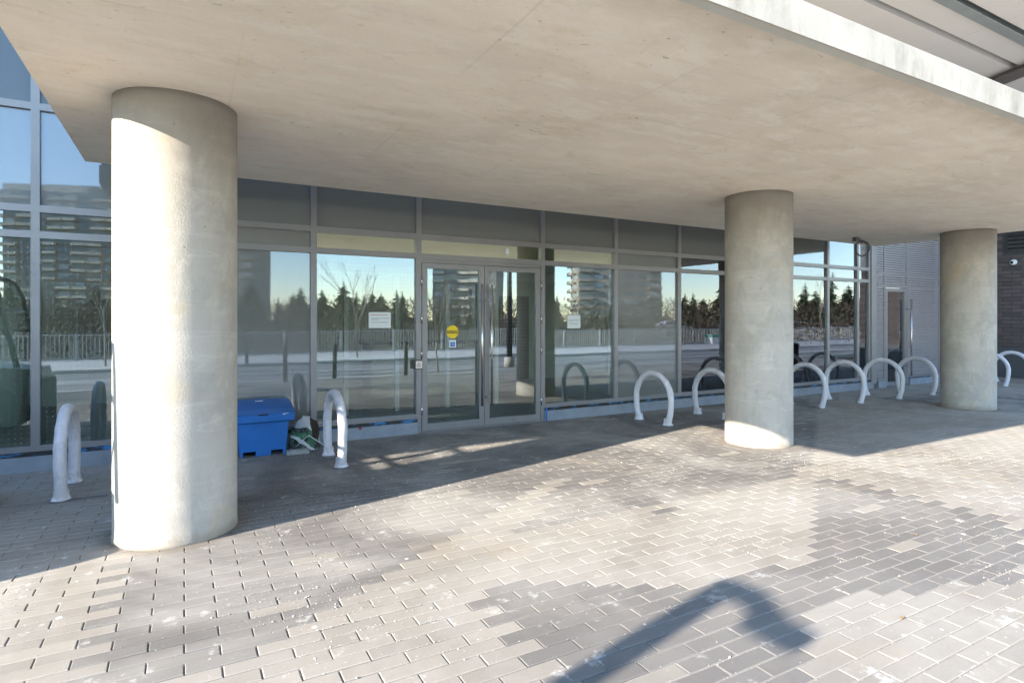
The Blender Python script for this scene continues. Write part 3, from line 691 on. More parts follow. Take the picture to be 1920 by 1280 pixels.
# ------------------------------------------------------------------ louvred wall beyond the glass
lo = thing('louvred_wall', 'grey metal louvred wall with a narrow glass door', 'louvre wall', (0, GY, 0))
MB().box(13.162, 13.26, F - .02, .12, -.05, 5.98).build('corner_post', 'aluminium', lo)
MB().box(13.265, 13.40, F, .12, .10, 5.98).build('corner_post', 'aluminium', lo)
LMU = [(13.40, 13.42), (13.69, 13.75), (14.60, 14.68), (16.04, 16.10), (18.66, 18.79)]
for a, b in LMU[1:]: MB().box(a, b, F, .12, .02, 5.98).build('mullion', 'aluminium', lo)
slat = MB(); slat_me = {}
def slats(a, b, z0, z1):
    key = round(b - a, 3)
    if key not in slat_me:
        w2 = (b - a)
        slat_me[key] = MB().prism([(.050, .022), (-.010, -.021), (-.016, -.018), (-.016, .016), (-.010, .020), (.046, .027)], 0, 0, w2).mesh('slat', 'louvre_metal')
    z = z0 + .03
    while z < z1 - .005:
        link('slat', slat_me[key], lo, (a, 0, z)); z += .052
    MB().box(a, b, .06, .075, z0, z1).build('backing', 'dark_void', lo)
bays = [(13.42, 13.69), (13.75, 14.60), (14.68, 16.04)]
for k, (a, b) in enumerate(bays):
    for z0, z1 in ((2.24, 2.31), (2.52, 2.59)): MB().box(a, b, F + .002, .11, z0, z1).build('transom', 'aluminium', lo)
    slats(a, b, 2.31, 2.52); slats(a, b, 2.59, 3.45)
    if k != 1: slats(a, b, .22, 2.24); MB().box(a, b, F + .002, .11, .15, .22).build('sill', 'aluminium', lo)
MB().box(13.40, 16.10, F + .01, .11, 3.47, 5.97).build('blank_panel', 'louvre_metal', lo)
MB().box(16.10, 18.66, F + .01, .11, .15, 5.97).build('blank_panel', 'louvre_metal', lo)
for a, b in ((13.42, 13.72), (14.70, 18.78)): MB().box(a, b, -.06, .1, -.05, .145).build('upstand', 'kerb_metal', lo)
MB().box(14.70, 15.6, -.045, .0, .146, .17).build('torn_membrane', 'torn_membrane', lo)
d2 = link('door', MB().box(13.76, 13.83, F, .03, .015, 2.225).box(14.52, 14.59, F, .03, .015, 2.225).box(13.83, 14.52, F, .03, 2.15, 2.225).box(13.83, 14.52, F, .03, .015, .10).mesh('door', 'aluminium'), lo)
pane('pane', 13.83, 14.52, .10, 2.15, 'vision_glass', d2, y=-.002, tilt=.001, th=.006)
hb = MB().tube([(14.63, -.12, .22), (14.63, -.12, 1.98)], .019, 12)
for z in (.45, 1.75): hb.tube([(14.63, -.12, z), (14.555, -.12, z), (14.555, F, z)], .009, 8)
hb.build('handle', 'steel_handle', d2)
MB().box(13.75, 14.6, .5, .52, 0, 2.2).build('dark_lining', 'lobby_tile', lo)

# ------------------------------------------------------------------ dark brick return wall
BX = 18.80
bw = thing('brick_wall', 'dark brown brick return wall with grey stone base and vent', 'wall', (BX, 0, 0))
MB().box(.012, .4, 4.02, 7.62, .80, 6.0).build('mortar_bed', 'mortar', bw)
for k in range(3): MB().box(-.02, .4, 4.02 + k * 1.2, 4.02 + k * 1.2 + 1.194, -.05, .797).build('base_stone', 'granite', bw)
BL, BH, BJ = .40, .10, .010
bm_ = MB(); hx, hy, hz = .03, (BL - BJ) / 2, (BH - BJ) / 2
bm_.add([(0, -hy + .003, -hz + .003), (0, hy - .003, -hz + .003), (0, hy - .003, hz - .003), (0, -hy + .003, hz - .003), (.004, -hy, -hz), (.004, hy, -hz), (.004, hy, hz), (.004, -hy, hz), (.03, -hy, -hz), (.03, hy, -hz), (.03, hy, hz), (.03, -hy, hz)],
        [(0, 3, 2, 1)] + [(i, (i + 1) % 4, 4 + (i + 1) % 4, 4 + i) for i in range(4)] + [(4 + i, 4 + (i + 1) % 4, 8 + (i + 1) % 4, 8 + i) for i in range(4)])
brick_me = bm_.mesh('brick', 'dark_brick'); restb = MB(); nb = 0
for r in range(52):
    z = .80 + BH / 2 + r * BH; y = 7.42 - BL / 2 + (0 if r % 2 else BL / 2)
    while y > 4.2:
        vent = 3.24 < z < 3.80 and 4.7 < y < 7.30
        if not vent and y < 7.44:
            if y > 5.15 and z < 4.3 and nb < 300: link('brick', brick_me, bw, (random.uniform(0, .004), y, z)); nb += 1
            else: restb.add([(v[0], v[1] + y, v[2] + z) for v in bm_.v], bm_.f)
        y -= BL
tag(restb.build('brick_courses', 'dark_brick', bw), kind='stuff')
vt = MB().box(-.012, .011, 4.9, 7.15, 3.745, 3.79).box(-.012, .011, 4.9, 7.15, 3.25, 3.295).box(-.012, .011, 4.9, 4.945, 3.295, 3.745).box(-.012, .011, 7.105, 7.15, 3.295, 3.745).build('vent_frame', 'black_paint', bw)
for k in range(4): MB().obox((.0, 6.02, 3.36 + k * .105), (.022, 0, -.028), (0, 1.08, 0), (.004, 0, .004)).build('vent_slat', 'pole_dark', bw)
cc = thing('security_camera', 'white ball security camera mounted on the dark brick wall', 'camera', (BX - .002, 6.97, 3.0))
MB().lathe([(0, .0), (.075, .0), (.075, -.02), (.06, -.035), (0, -.035)], (0, 0, 0), 28, 0).build('mount', 'camera_white', cc)
bp = [(.068 * math.sin(R(a)), .068 * math.cos(R(a))) for a in range(0, 181, 15)]
MB().lathe([(max(r, 0), z) for r, z in bp], (-.085, -.01, -.01), 24, 0).build('ball', 'camera_white', cc)
MB().lathe([(0, -.058), (.036, -.058), (.036, -.04)], (-.105, -.012, -.012), 20, 0).build('lens', 'lens_black', cc)

# ------------------------------------------------------------------ coil of cable under the canopy
cb = thing('cable_coil', 'loose grey cable coil hanging from the canopy soffit', 'cable', (10.9, 6.3, 3.02))
pts = [Vector((.10, .12, 0)), Vector((.10, .11, -.04)), Vector((.06, .06, -.09))]
for k in range(46):
    a = R(70 - k * 17); rr = .135 + .008 * math.sin(k * .7)
    pts.append(Vector((.0 + rr * math.cos(a) * .86, rr * math.cos(a) * -.45 + .004 * k / 10, -.20 + rr * math.sin(a) + .006 * math.sin(k))))
pts += [Vector((-.02, .0, -.07)), Vector((-.10, .02, -.055)), Vector((-.16, .03, -.06))]
MB().tube(pts, .0085, 7).build('cable', 'cable_grey', cb)
MB().box(-.20, -.13, .0, .07, -.075, -.001).build('junction_box', 'cable_grey', cb)
MB().lathe([(0, -.012), (.03, -.012), (.03, 0)], (.10, .12, 0), 14).build('outlet', 'cable_grey', cb)

# ------------------------------------------------------------------ wrapped bicycle hoops
def hoop_mesh(seed, r0, flare):
    pts = []; rad = []; n = 64
    a0 = math.asin(-.36 / .60)
    for i in range(n + 1):
        a = math.pi - a0 + (a0 - math.pi + a0) * i / n   # from one foot over the top to the other
        c, s_ = math.cos(a), math.sin(a); z = .36 + (.365 if s_ > 0 else .60) * s_
        pts.append((0, .36 * c, max(z, 0.0)))
        e = min(i, n - i) / n
        rad.append(r0 * (1 + (0.06 * noise.noise((seed, i * .35, 2))) + flare * max(0, 1 - e / .05) ** 1.3))
    def wr(q, i, t): return .035 * noise.noise((q[0] * 34 + seed, q[1] * 22, q[2] * 22)) +       .04 * math.sin(t * 1 + i * 1.15 + 3 * noise.noise((i * .2, seed, 0))) ** 3
    return MB().tube(pts, r0, 16, 0, rad, True, wr).mesh('wrapped_hoop', 'plastic_wrap')
HO = [(-0.90, 6.38, .047, 'plastic wrapped bicycle hoop standing alone beside the thick sunlit column'),
      (1.385, 6.36, .046, 'plastic wrapped bicycle hoop beside the blue bin, one leg sunlit'),
      (5.975, 6.49, .042, 'plastic wrapped bicycle hoop standing clear, first after the entrance doors'),
      (7.13, 6.44, .042, 'plastic wrapped bicycle hoop half hidden by the middle column, nearer the doors'),
      (9.47, 6.46, .042, 'plastic wrapped bicycle hoop emerging from behind the middle column, farther side'),
      (10.63, 6.48, .042, 'plastic wrapped bicycle hoop under the hanging cable coil'),
      (11.85, 6.46, .042, 'plastic wrapped bicycle hoop in front of the narrow louvre bay'),
      (13.05, 6.46, .042, 'plastic wrapped bicycle hoop between louvred door and farthest column'),
      (16.2, 6.46, .042, 'plastic wrapped bicycle hoop cut off by the farthest column'),
      (17.3, 6.46, .042, 'plastic wrapped bicycle hoop nearest the dark brick wall')]
fl = MB().lathe([(0, 0.001), (.078, 0.001), (.078, .006), (.07, .010), (0, .010)], seg=20).mesh('foot_plate', 'rust_plate')
for i, (x, y, r0, lab) in enumerate(HO):
    t = thing('bicycle_hoop', lab, 'bike rack', (x, y, 0), random.gauss(0, .02), 'wrapped bicycle hoops along the glass front')
    link('wrapped_tube', hoop_mesh(i * 3.7 + 1, r0, .28), t)
    for s_ in (-1, 1): link('foot_plate', fl, t, (0, s_ * .288, 0))
    if i < 4:      # loose rags of film round the feet
        for s_ in (-1, 1):
            rg = MB(); m_ = 14
            ringv = []
            for lev, (rr, zz) in enumerate(((.050, .10), (.056, .045), (.072, .012))):
                for k in range(m_):
                    a = 2 * math.pi * k / m_; q = rr * (1 + .28 * noise.noise((k * 1.3, lev + i * 3, s_ * 2)))
                    ringv.append((q * math.cos(a), s_ * (.290 + .012 * (1 - zz / .09)) + q * math.sin(a), zz + .012 * noise.noise((k, lev, i)) + .003))
            rg.add(ringv, [(l * m_ + k, l * m_ + (k + 1) % m_, (l + 1) * m_ + (k + 1) % m_, (l + 1) * m_ + k) for l in range(2) for k in range(m_)], 0, False)
            rg.build('loose_film', 'plastic_wrap', t)

# ------------------------------------------------------------------ blue grit bin, bag, block, bollard
bn = thing('grit_bin', 'blue plastic grit bin with hinged lid behind the thick sunlit column', 'grit bin', (.755, 7.20, 0))
bb = MB()
def bring(wx, wy, z, y0=0): return [(-wx, -wy + y0, z), (wx, -wy + y0, z), (wx, wy + y0, z), (-wx, wy + y0, z)]
rings = [bring(.235, .19, .055), bring(.262, .205, .36), bring(.268, .21, .375)]
bb.add([v for r_ in rings for v in r_], [(3, 2, 1, 0), (8, 9, 10, 11)] + [(4 * l + i, 4 * l + (i + 1) % 4, 4 * l + 4 + (i + 1) % 4, 4 * l + 4 + i) for l in range(2) for i in range(4)])
bb.build('body', 'blue_plastic', bn)
for x0, x1 in ((-.236, -.208), (-.075, .078), (.205, .236)): MB().box(x0, x1, -.191, .19, .0, .0548).build('foot', 'blue_plastic', bn)
rim = MB(); rr_ = [bring(.285, .228, .376), bring(.315, .245, .385), bring(.322, .25, .46), bring(.312, .243, .468)]
rim.add([v for r_ in rr_ for v in r_], [(3, 2, 1, 0), (12, 13, 14, 15)] + [(4 * l + i, 4 * l + (i + 1) % 4, 4 * l + 4 + (i + 1) % 4, 4 * l + 4 + i) for l in range(3) for i in range(4)])
rim.build('rim', 'blue_plastic', bn)
ld = MB(); n_ = 14; sec = []
for k in range(n_ + 1):
    t_ = k / n_; yy = -.252 + .50 * t_; zz = .472 + .03 * min(1, t_ / .08) + .085 * math.sin(min(1, t_ / .85) * math.pi / 2) - .03 * max(0, (t_ - .8) / .2) ** 2
    sec.append((yy, zz))
lvs = []
for xx, dz in ((-.322, -.028), (-.30, -.004), (-.2, 0), (0, .006), (.2, 0), (.30, -.004), (.322, -.028)):
    for yy, zz in sec: lvs.append((xx, yy, max(.47, zz + dz)))
m_ = n_ + 1
ld.add(lvs, [(i * m_ + k, (i + 1) * m_ + k, (i + 1) * m_ + k + 1, i * m_ + k + 1) for i in range(6) for k in range(n_)], 0, True)
ld.add([(-.322, -.252, .4695), (.322, -.252, .4695), (.322, .248, .4695), (-.322, .248, .4695)], [(3, 2, 1, 0)])
for i in (0, 6):
    e = [lvs[i * m_ + k] for k in range(m_)]; ld.add(e + [(e[-1][0], .248, .4695), (e[0][0], -.252, .4695)], [tuple(range(m_ + 2)) if i == 0 else tuple(reversed(range(m_ + 2)))])
ld.add([lvs[i * m_] for i in range(7)] + [(.322, -.252, .4695), (-.322, -.252, .4695)], [tuple(range(9))])
lid = ld.build('lid', 'blue_lid_plastic', bn)
MB().box(-.06, .045, -.2555, -.2525, .455, .468).build('grip_slot', 'dark_void', bn)
MB().box(-.07, .01, -.06, -.02, .588, .592).build('lid_label', 'sign_white', lid)
sc_ = MB().add([(.19, -.2535, .462), (.205, -.2535, .445), (.213, -.2535, .456), (.232, -.2535, .458), (.262, -.2535, .466), (.232, -.2535, .4655)], [(0, 1, 2), (0, 2, 3, 5), (5, 3, 4)])
sc_.build('scuff_mark', 'sign_white', bn)
def blob(name, mat, c, rad, seed, amp, parent, squash=0.0, nu=34, nv=22):
    m = MB(); vs = []
    for j in range(nv + 1):
        th = math.pi * j / nv
        for i in range(nu):
            ph = 2 * math.pi * i / nu; d = Vector((math.sin(th) * math.cos(ph), math.sin(th) * math.sin(ph), math.cos(th)))
            k = 1 + amp * noise.noise(d * 2.2 + Vector((seed, 0, 0))) + amp * .8 * abs(noise.noise(d * 5.5 + Vector((0, seed, 0)))) - amp * .35 * abs(noise.noise(d * 11 + Vector((0, 0, seed))))
            p = Vector((d.x * rad[0], d.y * rad[1], d.z * rad[2])) * k + Vector(c)
            vs.append((p.x, p.y, max(p.z, .004)))
    m.add(vs, [(j * nu + i, j * nu + (i + 1) % nu, (j + 1) * nu + (i + 1) % nu, (j + 1) * nu + i) for j in range(nv) for i in range(nu)], 0, False)
    return m.build(name, mat, parent)
bg_ = thing('salt_bag', 'crumpled green and black printed salt bag leaning on the blue bin', 'bag', (1.22, 7.2, 0))
BP = dict(A=(-.17, -.08, .004), B=(-.02, -.15, .004), C=(.10, -.16, .004), D=(.22, -.10, .004), E=(-.17, -.10, .15), F=(-.05, -.155, .17), G=(.06, -.165, .15), H=(.14, -.11, .10),
          I=(-.12, -.05, .27), J=(.0, -.11, .25), K=(.07, -.09, .23), L=(-.03, -.02, .39), M=(.05, -.01, .37), N=(.14, -.02, .31), O=(.16, 0, .23), P=(-.16, .09, .004), Q=(.16, .09, .004), S=(-.13, .07, .25), T=(.03, .06, .33))
BP = {k: Vector(v) for k, v in BP.items()}
def crumple(name, mat, quads, amp=.016):
    m = MB(); n_ = 8
    for q in quads:
        a_, b_, c_, d_ = [BP[k] for k in q]; vs = []
        for j in range(n_ + 1):
            for i in range(n_ + 1):
                u_, v_ = i / n_, j / n_
                p_ = (a_ * (1 - u_) + b_ * u_) * (1 - v_) + (d_ * (1 - u_) + c_ * u_) * v_
                w_ = noise.noise_vector(p_ * 11) * amp + noise.noise_vector(p_ * 27 + Vector((3, 1, 7))) * amp * .6
                p_ = p_ + w_; vs.append((p_.x, p_.y, max(.003, p_.z)))
        m.add(vs, [(j * (n_ + 1) + i, j * (n_ + 1) + i + 1, (j + 1) * (n_ + 1) + i + 1, (j + 1) * (n_ + 1) + i) for j in range(n_) for i in range(n_)], 0, True)
    return m.build(name, mat, bg_)
crumple('bag_body', 'printed_bag', ('ABFE', 'BCGF', 'CDHG', 'EFJI', 'FGKJ', 'PAES', 'QDHO', 'PQOS', 'ESI' + 'I'))
crumple('dark_fold', 'bag_dark_inside', ('KONM', 'GHOK', 'OTNN'))
crumple('torn_mouth', 'bag_white', ('IJLL', 'JKML', 'ISTL', 'MNTL'), .022)
MB().tube([(.02, -.172, .178), (.08, -.17, .13), (.15, -.14, .075), (.225, -.115, .012)], .004, 6).build('seam', 'sign_white', bg_)
MB().tube([(-.12, -.135, .05), (-.04, -.168, .13), (.02, -.172, .178)], .003, 6).build('seam', 'sign_white', bg_)
blk = MB().prism([(-.115, 0), (.12, .0), (.125, .03), (.11, .042), (-.11, .042)], 1, -.05, .05)
tag(blk.build('paving_block', 'block_concrete', None, (1.10, 6.94, .001)), 'loose grey paving block lying in front of the crumpled bag', 'block')
bl_ = MB().lathe([(.10, 0.0), (.10, .80), (.092, .835), (.07, .85), (0, .855)], seg=28)
tag(bl_.build('concrete_bollard', 'formed_concrete', None, (-1.43, 6.22, 0)), 'pale concrete bollard cut off by the edge of the picture beside the lone hoop', 'bollard')

# ------------------------------------------------------------------ compact loader parked out of view, mirrored in the glass
lo_ = thing('compact_loader', 'parked compact loader with black roll cage, mirrored in the glass', 'loader', (-2.80, 4.87, 0), R(1))
MB().prism([(-1.15, .32), (.55, .32), (1.05, .42), (1.18, .62), (1.12, .86), (.35, .95), (-.3, .82), (-1.15, .86), (-1.22, .6)], 1, -.48, .48).build('body', 'machine_grey', lo_)
MB().box(-.55, .15, -.42, .42, .83, 1.02).box(-.62, -.45, -.42, .42, 1.02, 1.42).build('seat', 'black_paint', lo_)
for sy in (-1, 1):
    y = sy * .56
    MB().tube([(-.72, y, .86), (-.78, y, 1.9), (-.70, y, 2.06), (-.55, y, 2.12), (.50, y, 2.10), (.68, y, 2.02), (.76, y, 1.84), (.95, y, .9)], .032, 10).build('cage_hoop', 'black_paint', lo_)
    MB().tube([(-.76, y, 1.45), (.86, y, 1.35)], .022, 8).build('cage_rail', 'black_paint', lo_)
    for x in (-.70, .62):
        wt = thing('wheel', None, None); wt.parent = lo_; wt.location = (x, sy * .62, .36)
        MB().lathe([(.20, -.10), (.31, -.12), (.36, -.09), (.36, .09), (.31, .12), (.20, .10)], (0, 0, 0), 28, 1, cap=False).build('tyre', 'black_rubber', wt)
        MB().lathe([(0, -.05), (.19, -.07), (.21, -.09), (.21, .09), (.19, .07), (0, .05)], (0, 0, 0), 24, 1).build('rim', 'machine_orange', wt)
for x, z in ((-.62, 2.10), (.56, 2.075), (-.77, 1.6), (.80, 1.62)): MB().tube([(x, -.56, z), (x, .56, z)], .026, 8).build('cage_crossbar', 'black_paint', lo_)

# ------------------------------------------------------------------ street things behind the camera, seen in the glass
def lamp_post(x, y, h, rz, lab, base):
    t = thing('street_lamp', lab, 'street lamp', (x, y, 0), rz, 'street lamps on the forecourt')
    MB().tube([(0, 0, base), (0, 0, h * .5), (0, 0, h)], .08, 14, 0, [.09, .08, .075]).build('pole', 'pole_dark', t)
    MB().lathe([(.17, -.02), (.17, base - .03), (.14, base), (0, base)], seg=24).build('footing', 'formed_concrete', t)
    MB().tube([(0, 0, h - .02), (0, -.18, h + .0), (0, -.40, h - .05)], .05, 10).build('arm', 'pole_dark', t)
    MB().obox((0, -.42, h - .06), (.05, 0, 0), (0, .15, -.012), (0, .003, .04)).build('lamp_head', 'pole_dark', t)
lamp_post(-4.49, .57, 3.0, -.15, 'dark street lamp whose shadow falls across the foreground paving', .06)
lamp_post(8.95, -1.3, 5.0, 2.6, 'dark street lamp on round concrete footing, mirrored in the door', .30)
bo = MB().lathe([(.055, 0.0), (.055, .86), (.045, .90), (0, .905)], seg=18).mesh('bollard', 'pole_dark')
for x, y, lab in ((2.14, -.2, 'slim dark steel bollard mirrored in the opaque pane over the bin'), (3.32, -.2, 'slim dark steel bollard mirrored under the paper notice'),
                  (5.21, -.25, 'slim dark steel bollard mirrored beside the door post'), (1.88, -7.07, 'slim dark steel bollard on the far kerb, mirrored near the thick column')):
    tag(link('steel_bollard', bo, None, (x, y, 0)), lab, 'bollard', 'steel bollards along the road')
lt = thing('litter_bin', 'tall dark litter bin mirrored in the far panes', 'litter bin', (16.6, 3.0, 0))
MB().lathe([(.26, .02), (.30, .7), (.30, .72), (.24, .72), (.23, .6), (0, .6)], seg=24).build('body', 'bin_brown', lt)
MB().lathe([(.31, .723), (.31, .76), (.2, .80), (0, .82)], seg=24).build('lid', 'black_paint', lt)
# railing
fn = thing('railing', 'long pale metal picket railing beyond the road, mirrored in the glass', 'railing', (0, -12.1, 0))
pk = MB(); x = -40.0
while x < 130: pk.box(x - .011, x + .011, -.011, .011, .08, .93); x += .135
tag(pk.build('pickets', 'fence_paint', fn), kind='stuff')
post_me = MB().box(-.03, .03, -.03, .03, -.0, 1.0).mesh('post', 'fence_paint')
x = -40.0
while x < 130: link('post', post_me, fn, (x + .067, 0, 0)); x += 2.43
for z in (.06, .93): MB().box(-40, 130, -.02, .02, z, z + .035).build('rail', 'fence_paint', fn)

# trees
def conifer_mesh(h, rad, seed, mat):
    rs = random.Random(seed); cr = MB(); z = h * .10
    while z < h * .985:
        f = (z / h - .10) / .9; r0 = rad * (1 - f) ** .8 * (.75 + .4 * rs.random()) + .06; nb_ = 7 + int(5 * (1 - f))
        for k in range(nb_):
            a = rs.uniform(0, 6.28); L = r0 * rs.uniform(.55, 1.15); dr = rs.uniform(.15, .45)
            d = Vector((math.cos(a), math.sin(a), 0)); sdv = Vector((-d.y, d.x, 0))
            for q in range(3):
                t0 = .15 + q * .28; p = d * L * t0 + Vector((0, 0, z - dr * L * t0 * t0)); wv = L * .26 * (1.1 - t0) * rs.uniform(.7, 1.3); ln = L * .36
                e = p + d * ln + Vector((0, 0, -dr * ln * 1.2))
                cr.add([p - sdv * wv, p + sdv * wv, e + sdv * wv * .3 - Vector((0, 0, wv * .5)), e - sdv * wv * .3], [(0, 1, 2), (0, 2, 3)])
                cr.add([p + Vector((0, 0, wv * .5)), p - Vector((0, 0, wv * .9)), e], [(0, 1, 2)])
        z += h * rs.uniform(.020, .034)
    tr = MB().tube([(0, 0, -.3), (0, 0, h * .5), (0, 0, h)], .1, 7, 0, [h * .018, h * .011, .02])
    return cr.mesh('crown', mat), tr.mesh('trunk', 'bark')
CON = [conifer_mesh(9.5, 2.7, 1, 'needles'), conifer_mesh(8.0, 3.3, 2, 'needles_olive'), conifer_mesh(7.0, 2.2, 3, 'needles'), conifer_mesh(8.6, 3.9, 4, 'needles'), conifer_mesh(6.4, 3.2, 5, 'needles_olive')]
rs = random.Random(11)
for i in range(84):
    px = -60 + 1720 * i / 83 + rs.uniform(-15, 15); t_ = (px - 960) / 1100; d_ = rs.uniform(92, 135)
    if 1130 < px < 1260 or 830 < px < 960: d_ += 18
    u, y = (.8738 * t_ + .4863) * d_, 14.92 - (.8738 - .4863 * t_) * d_
    k = rs.choice((0, 1, 2, 3, 4)); s_ = rs.uniform(.55, 1.10) * (.5 if (800 < px < 985 or 1045 < px < 1265) else 1)
    tt = thing('conifer', 'dark pointed evergreen tree in the mirrored belt of trees beyond the railing', 'tree', (u, y, -.2), rs.uniform(0, 6), 'evergreen trees beyond the railing')
    tt.scale = (s_, s_, s_ * rs.uniform(.85, 1.12))
    link('crown', CON[k][0], tt); link('trunk', CON[k][1], tt)
def bare_tree_mesh(h, seed, spread, mat, r0, levels=4):
    rs = random.Random(seed); m = MB()
    def grow(p, d, L, r, lev):
        mid = p + d * L * .5 + Vector((rs.gauss(0, .03), rs.gauss(0, .03), 0)) * L; e = p + d * L
        m.tube([p, mid, e], r, 5 if lev < 2 else 3, 0, [r, r * .8, r * .6], False)
        if lev >= levels: return
        for k in range(4 if lev == 0 else 3):
            q = p + (e - p) * rs.uniform(.45, 1.0) if k else e
            nd = (d + Vector((rs.gauss(0, spread), rs.gauss(0, spread), rs.uniform(.0, .35)))).normalized()
            grow(q, nd, L * rs.uniform(.5, .72), r * .55, lev + 1)
    grow(Vector((0, 0, -.1)), Vector((rs.gauss(0, .03), 0, 1)).normalized(), h * .42, r0, 0)
    return m
for x, y, h, lab, sd in ((6.02, -8.2, 4.6, 'young leafless tree on the far sidewalk, mirrored by the paper notice', 5), (6.39, -.9, 3.3, 'young leafless tree on the near kerb, mirrored in the door', 6),
                         (35.5, -8.4, 5.0, 'young leafless tree mirrored in the far panes before the louvres', 8), (-2.2, -8.3, 4.6, 'young leafless tree on the far sidewalk mirrored by the lone hoop', 9)):
    tt = thing('bare_tree', lab, 'tree', (x, y, 0))
    bt = bare_tree_mesh(h, sd, .33, 'pale_bark', .035)
    bt.build('branches', 'pale_bark', tt)
BT = [bare_tree_mesh(8.0, 21 + k, .42, 'twigs', .11, 4).mesh('branches', 'twigs') for k in range(3)]
for i in range(26):
    px = -40 + 1680 * i / 25 + rs.uniform(-25, 25); t_ = (px - 960) / 1100; d_ = rs.uniform(60, 85)
    u, y = (.8738 * t_ + .4863) * d_, 14.92 - (.8738 - .4863 * t_) * d_
    tt = thing('leafless_tree', 'brown leafless tree in the mirrored belt of trees beyond the railing', 'tree', (u, y, -.2), rs.uniform(0, 6), 'leafless trees beyond the railing')
    s_ = rs.uniform(.5, .78) * (.55 if (800 < px < 985 or 1045 < px < 1265) else 1); tt.scale = (s_ * 1.1, s_ * 1.1, s_ * .8); link('branches', BT[i % 3], tt)
ug = MB()
for i in range(42000):
    px = rs.uniform(-80, 1680); t_ = (px - 960) / 1100; d_ = rs.uniform(34, 60) if i % 3 == 0 else rs.uniform(60, 112)
    u, y = (.8738 * t_ + .4863) * d_, 14.92 - (.8738 - .4863 * t_) * d_
    hh = (1.2 + .035 * d_ + 1.5 * noise.noise((u * .12, y * .12, 0))) * rs.random() ** .8; a = rs.uniform(0, 6.28); L = rs.uniform(.12, .34) * (.6 + d_ / 90)
    p = Vector((u, y, hh - .2)); d = Vector((math.cos(a) * .6, math.sin(a) * .6, rs.uniform(.2, 1))).normalized() * L; s_ = Vector((-math.sin(a), math.cos(a), .2)) * rs.uniform(.018, .055) * (.5 + d_ / 60)
    ug.add([p - s_, p + s_, p + d], [(0, 1, 2)])
for i in range(30000):
    u = rs.uniform(-28, 80); y = -13.0 - abs(rs.gauss(0, 2.2)); hh = (1.35 + .55 * noise.noise((u * .3, y * .3, 4))) * rs.random() ** .7; a = rs.uniform(0, 6.28); L = rs.uniform(.12, .38)
    p = Vector((u, y, hh - .2)); d = Vector((math.cos(a) * .6, math.sin(a) * .6, rs.uniform(.1, 1))).normalized() * L; s_ = Vector((-math.sin(a), math.cos(a), .2)) * rs.uniform(.02, .07)
    ug.add([p - s_, p + s_, p + d], [(0, 1, 2)])
tag(ug.build('undergrowth', 'twigs'), 'brown thicket of bare scrub beyond the railing, mirrored in the glass', 'scrub', kind='stuff')

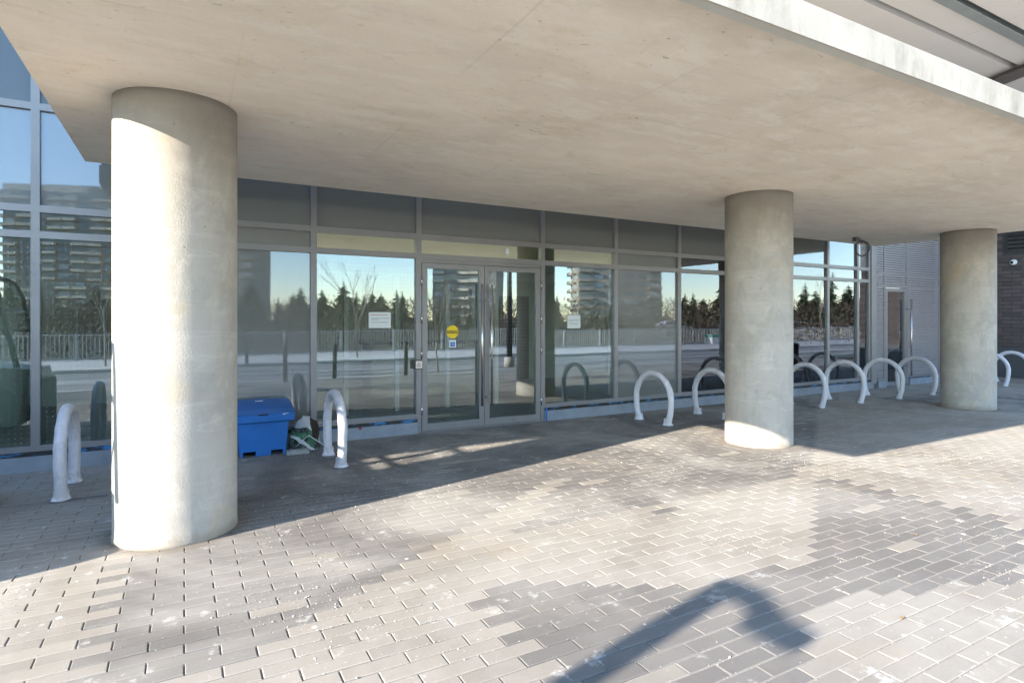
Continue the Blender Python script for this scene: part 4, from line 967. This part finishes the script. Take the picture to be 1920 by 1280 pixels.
# apartment towers
def tower(name, lab, u, y, wx, wy, floors, rz, cream, step=False):
    t = thing(name, lab, 'apartment tower', (u, y, -.2), rz, 'apartment towers beyond the trees')
    FH = 2.9; H = floors * FH
    MB().box(-wx / 2, wx / 2, -wy / 2, wy / 2, 0, H).build('wall', 'tower_brick', t)
    MB().box(-wx * .3, wx * .3, -wy * .3, wy * .3, H, H + 3.2).build('plant_room', 'tower_brick', t)
    if step: MB().box(-wx * .5, -wx * .05, -wy * .42, wy * .42, H, H + 2.4).build('penthouse', 'tower_cream', t)
    nxw = max(3, int(wx / 4.2)); nyw = max(3, int(wy / 4.5))
    wm_x = MB().box(-1.5, -.08, -.05, .06, -.9, .95).box(.08, 1.5, -.05, .06, -.9, .95).mesh('window', 'tower_glass'); wm_b = MB().box(-1.35, 1.35, -.05, .06, -.75, .75).mesh('window', 'tower_blind')
    bal_x = MB().box(-wx / nxw * .46, wx / nxw * .46, 0.0, 1.3, -.12, .80).mesh('balcony', 'tower_cream' if cream else 'tower_brick')
    bal_y = MB().box(-1.5, 0.0, -wy / nyw * .46, wy / nyw * .46, -.12, .95).mesh('balcony', 'tower_cream')
    rr = random.Random(int(u))
    for f in range(floors):
        z = f * FH
        for k in range(nxw):
            xx = -wx / 2 + wx * (k + .5) / nxw
            link('window', rr.choice((wm_x, wm_x, wm_b)), t, (xx, wy / 2, z + 1.6))
            if cream and (k % 3 != (f // 5) % 3) and rr.random() < .93: link('balcony', bal_x, t, (xx, wy / 2, z + .1))
            elif not cream and k in (0, nxw - 1): link('balcony', bal_x, t, (xx, wy / 2, z + .1))
        for k in range(nyw):
            yy = -wy / 2 + wy * (k + .5) / nyw
            link('window', rr.choice((wm_x, wm_b)), t, (-wx / 2, yy, z + 1.6), (0, 0, R(90)))
            if k % 2 == 0: link('balcony', bal_y, t, (-wx / 2, yy, z + .1))
tower('apartment_tower', 'stepped cream-banded apartment tower mirrored above the compact loader', -24, -236, 52, 24, 15, R(16), True, True)
tower('apartment_tower', 'dark brick apartment tower mirrored in the opaque pane over the bin', 9, -200, 30, 20, 17, R(22), False)
tower('apartment_tower', 'pale banded apartment tower mirrored in the entrance door leaves', 90, -178, 22, 22, 17, R(35), True)
tower('apartment_tower', 'brown apartment tower mirrored between the entrance and the middle column', 128, -144, 26, 20, 15, R(28), False)
# parked cars and a shelter by the railing
def car(x, y, rz, mat, lab):
    t = thing('parked_car', lab, 'car', (x, y, 0), rz, 'cars parked beyond the railing')
    MB().prism([(-2.1, .3), (2.1, .3), (2.15, .62), (1.95, .82), (1.0, .92), (.45, 1.38), (-1.2, 1.42), (-1.95, .98), (-2.15, .9)], 1, -.85, .85).build('body', mat, t)
    MB().prism([(.93, .93), (.45, 1.33), (-1.15, 1.36), (-1.75, .98)], 1, -.862, .862).build('window', 'tower_glass', t)
    for sx in (-1.35, 1.35):
        for sy in (-.80, .80): MB().lathe([(0, -.1), (.32, -.1), (.32, .1), (0, .1)], (sx, sy, .32), 18, 1).build('wheel', 'black_rubber', t)
car(48, -34.0, R(24), 'car_white', 'white car parked beyond the railing, mirrored right of the entrance')
car(54, -30.5, R(26), 'car_blue', 'dark blue car parked beyond the railing, mirrored in the opaque pane')
car(60, -27.4, R(28), 'car_white', 'white car parked next to the dark blue one beyond the railing')
sh = thing('utility_cabinet', 'white and green utility cabinet by the railing, mirrored near the middle column', 'cabinet', (29.9, -11.75, 0))
MB().box(-.8, .8, -.3, .3, 0, .42).build('body', 'car_white', sh); MB().box(-.84, .84, -.34, .34, .421, .60).build('lid', 'shelter_green', sh)
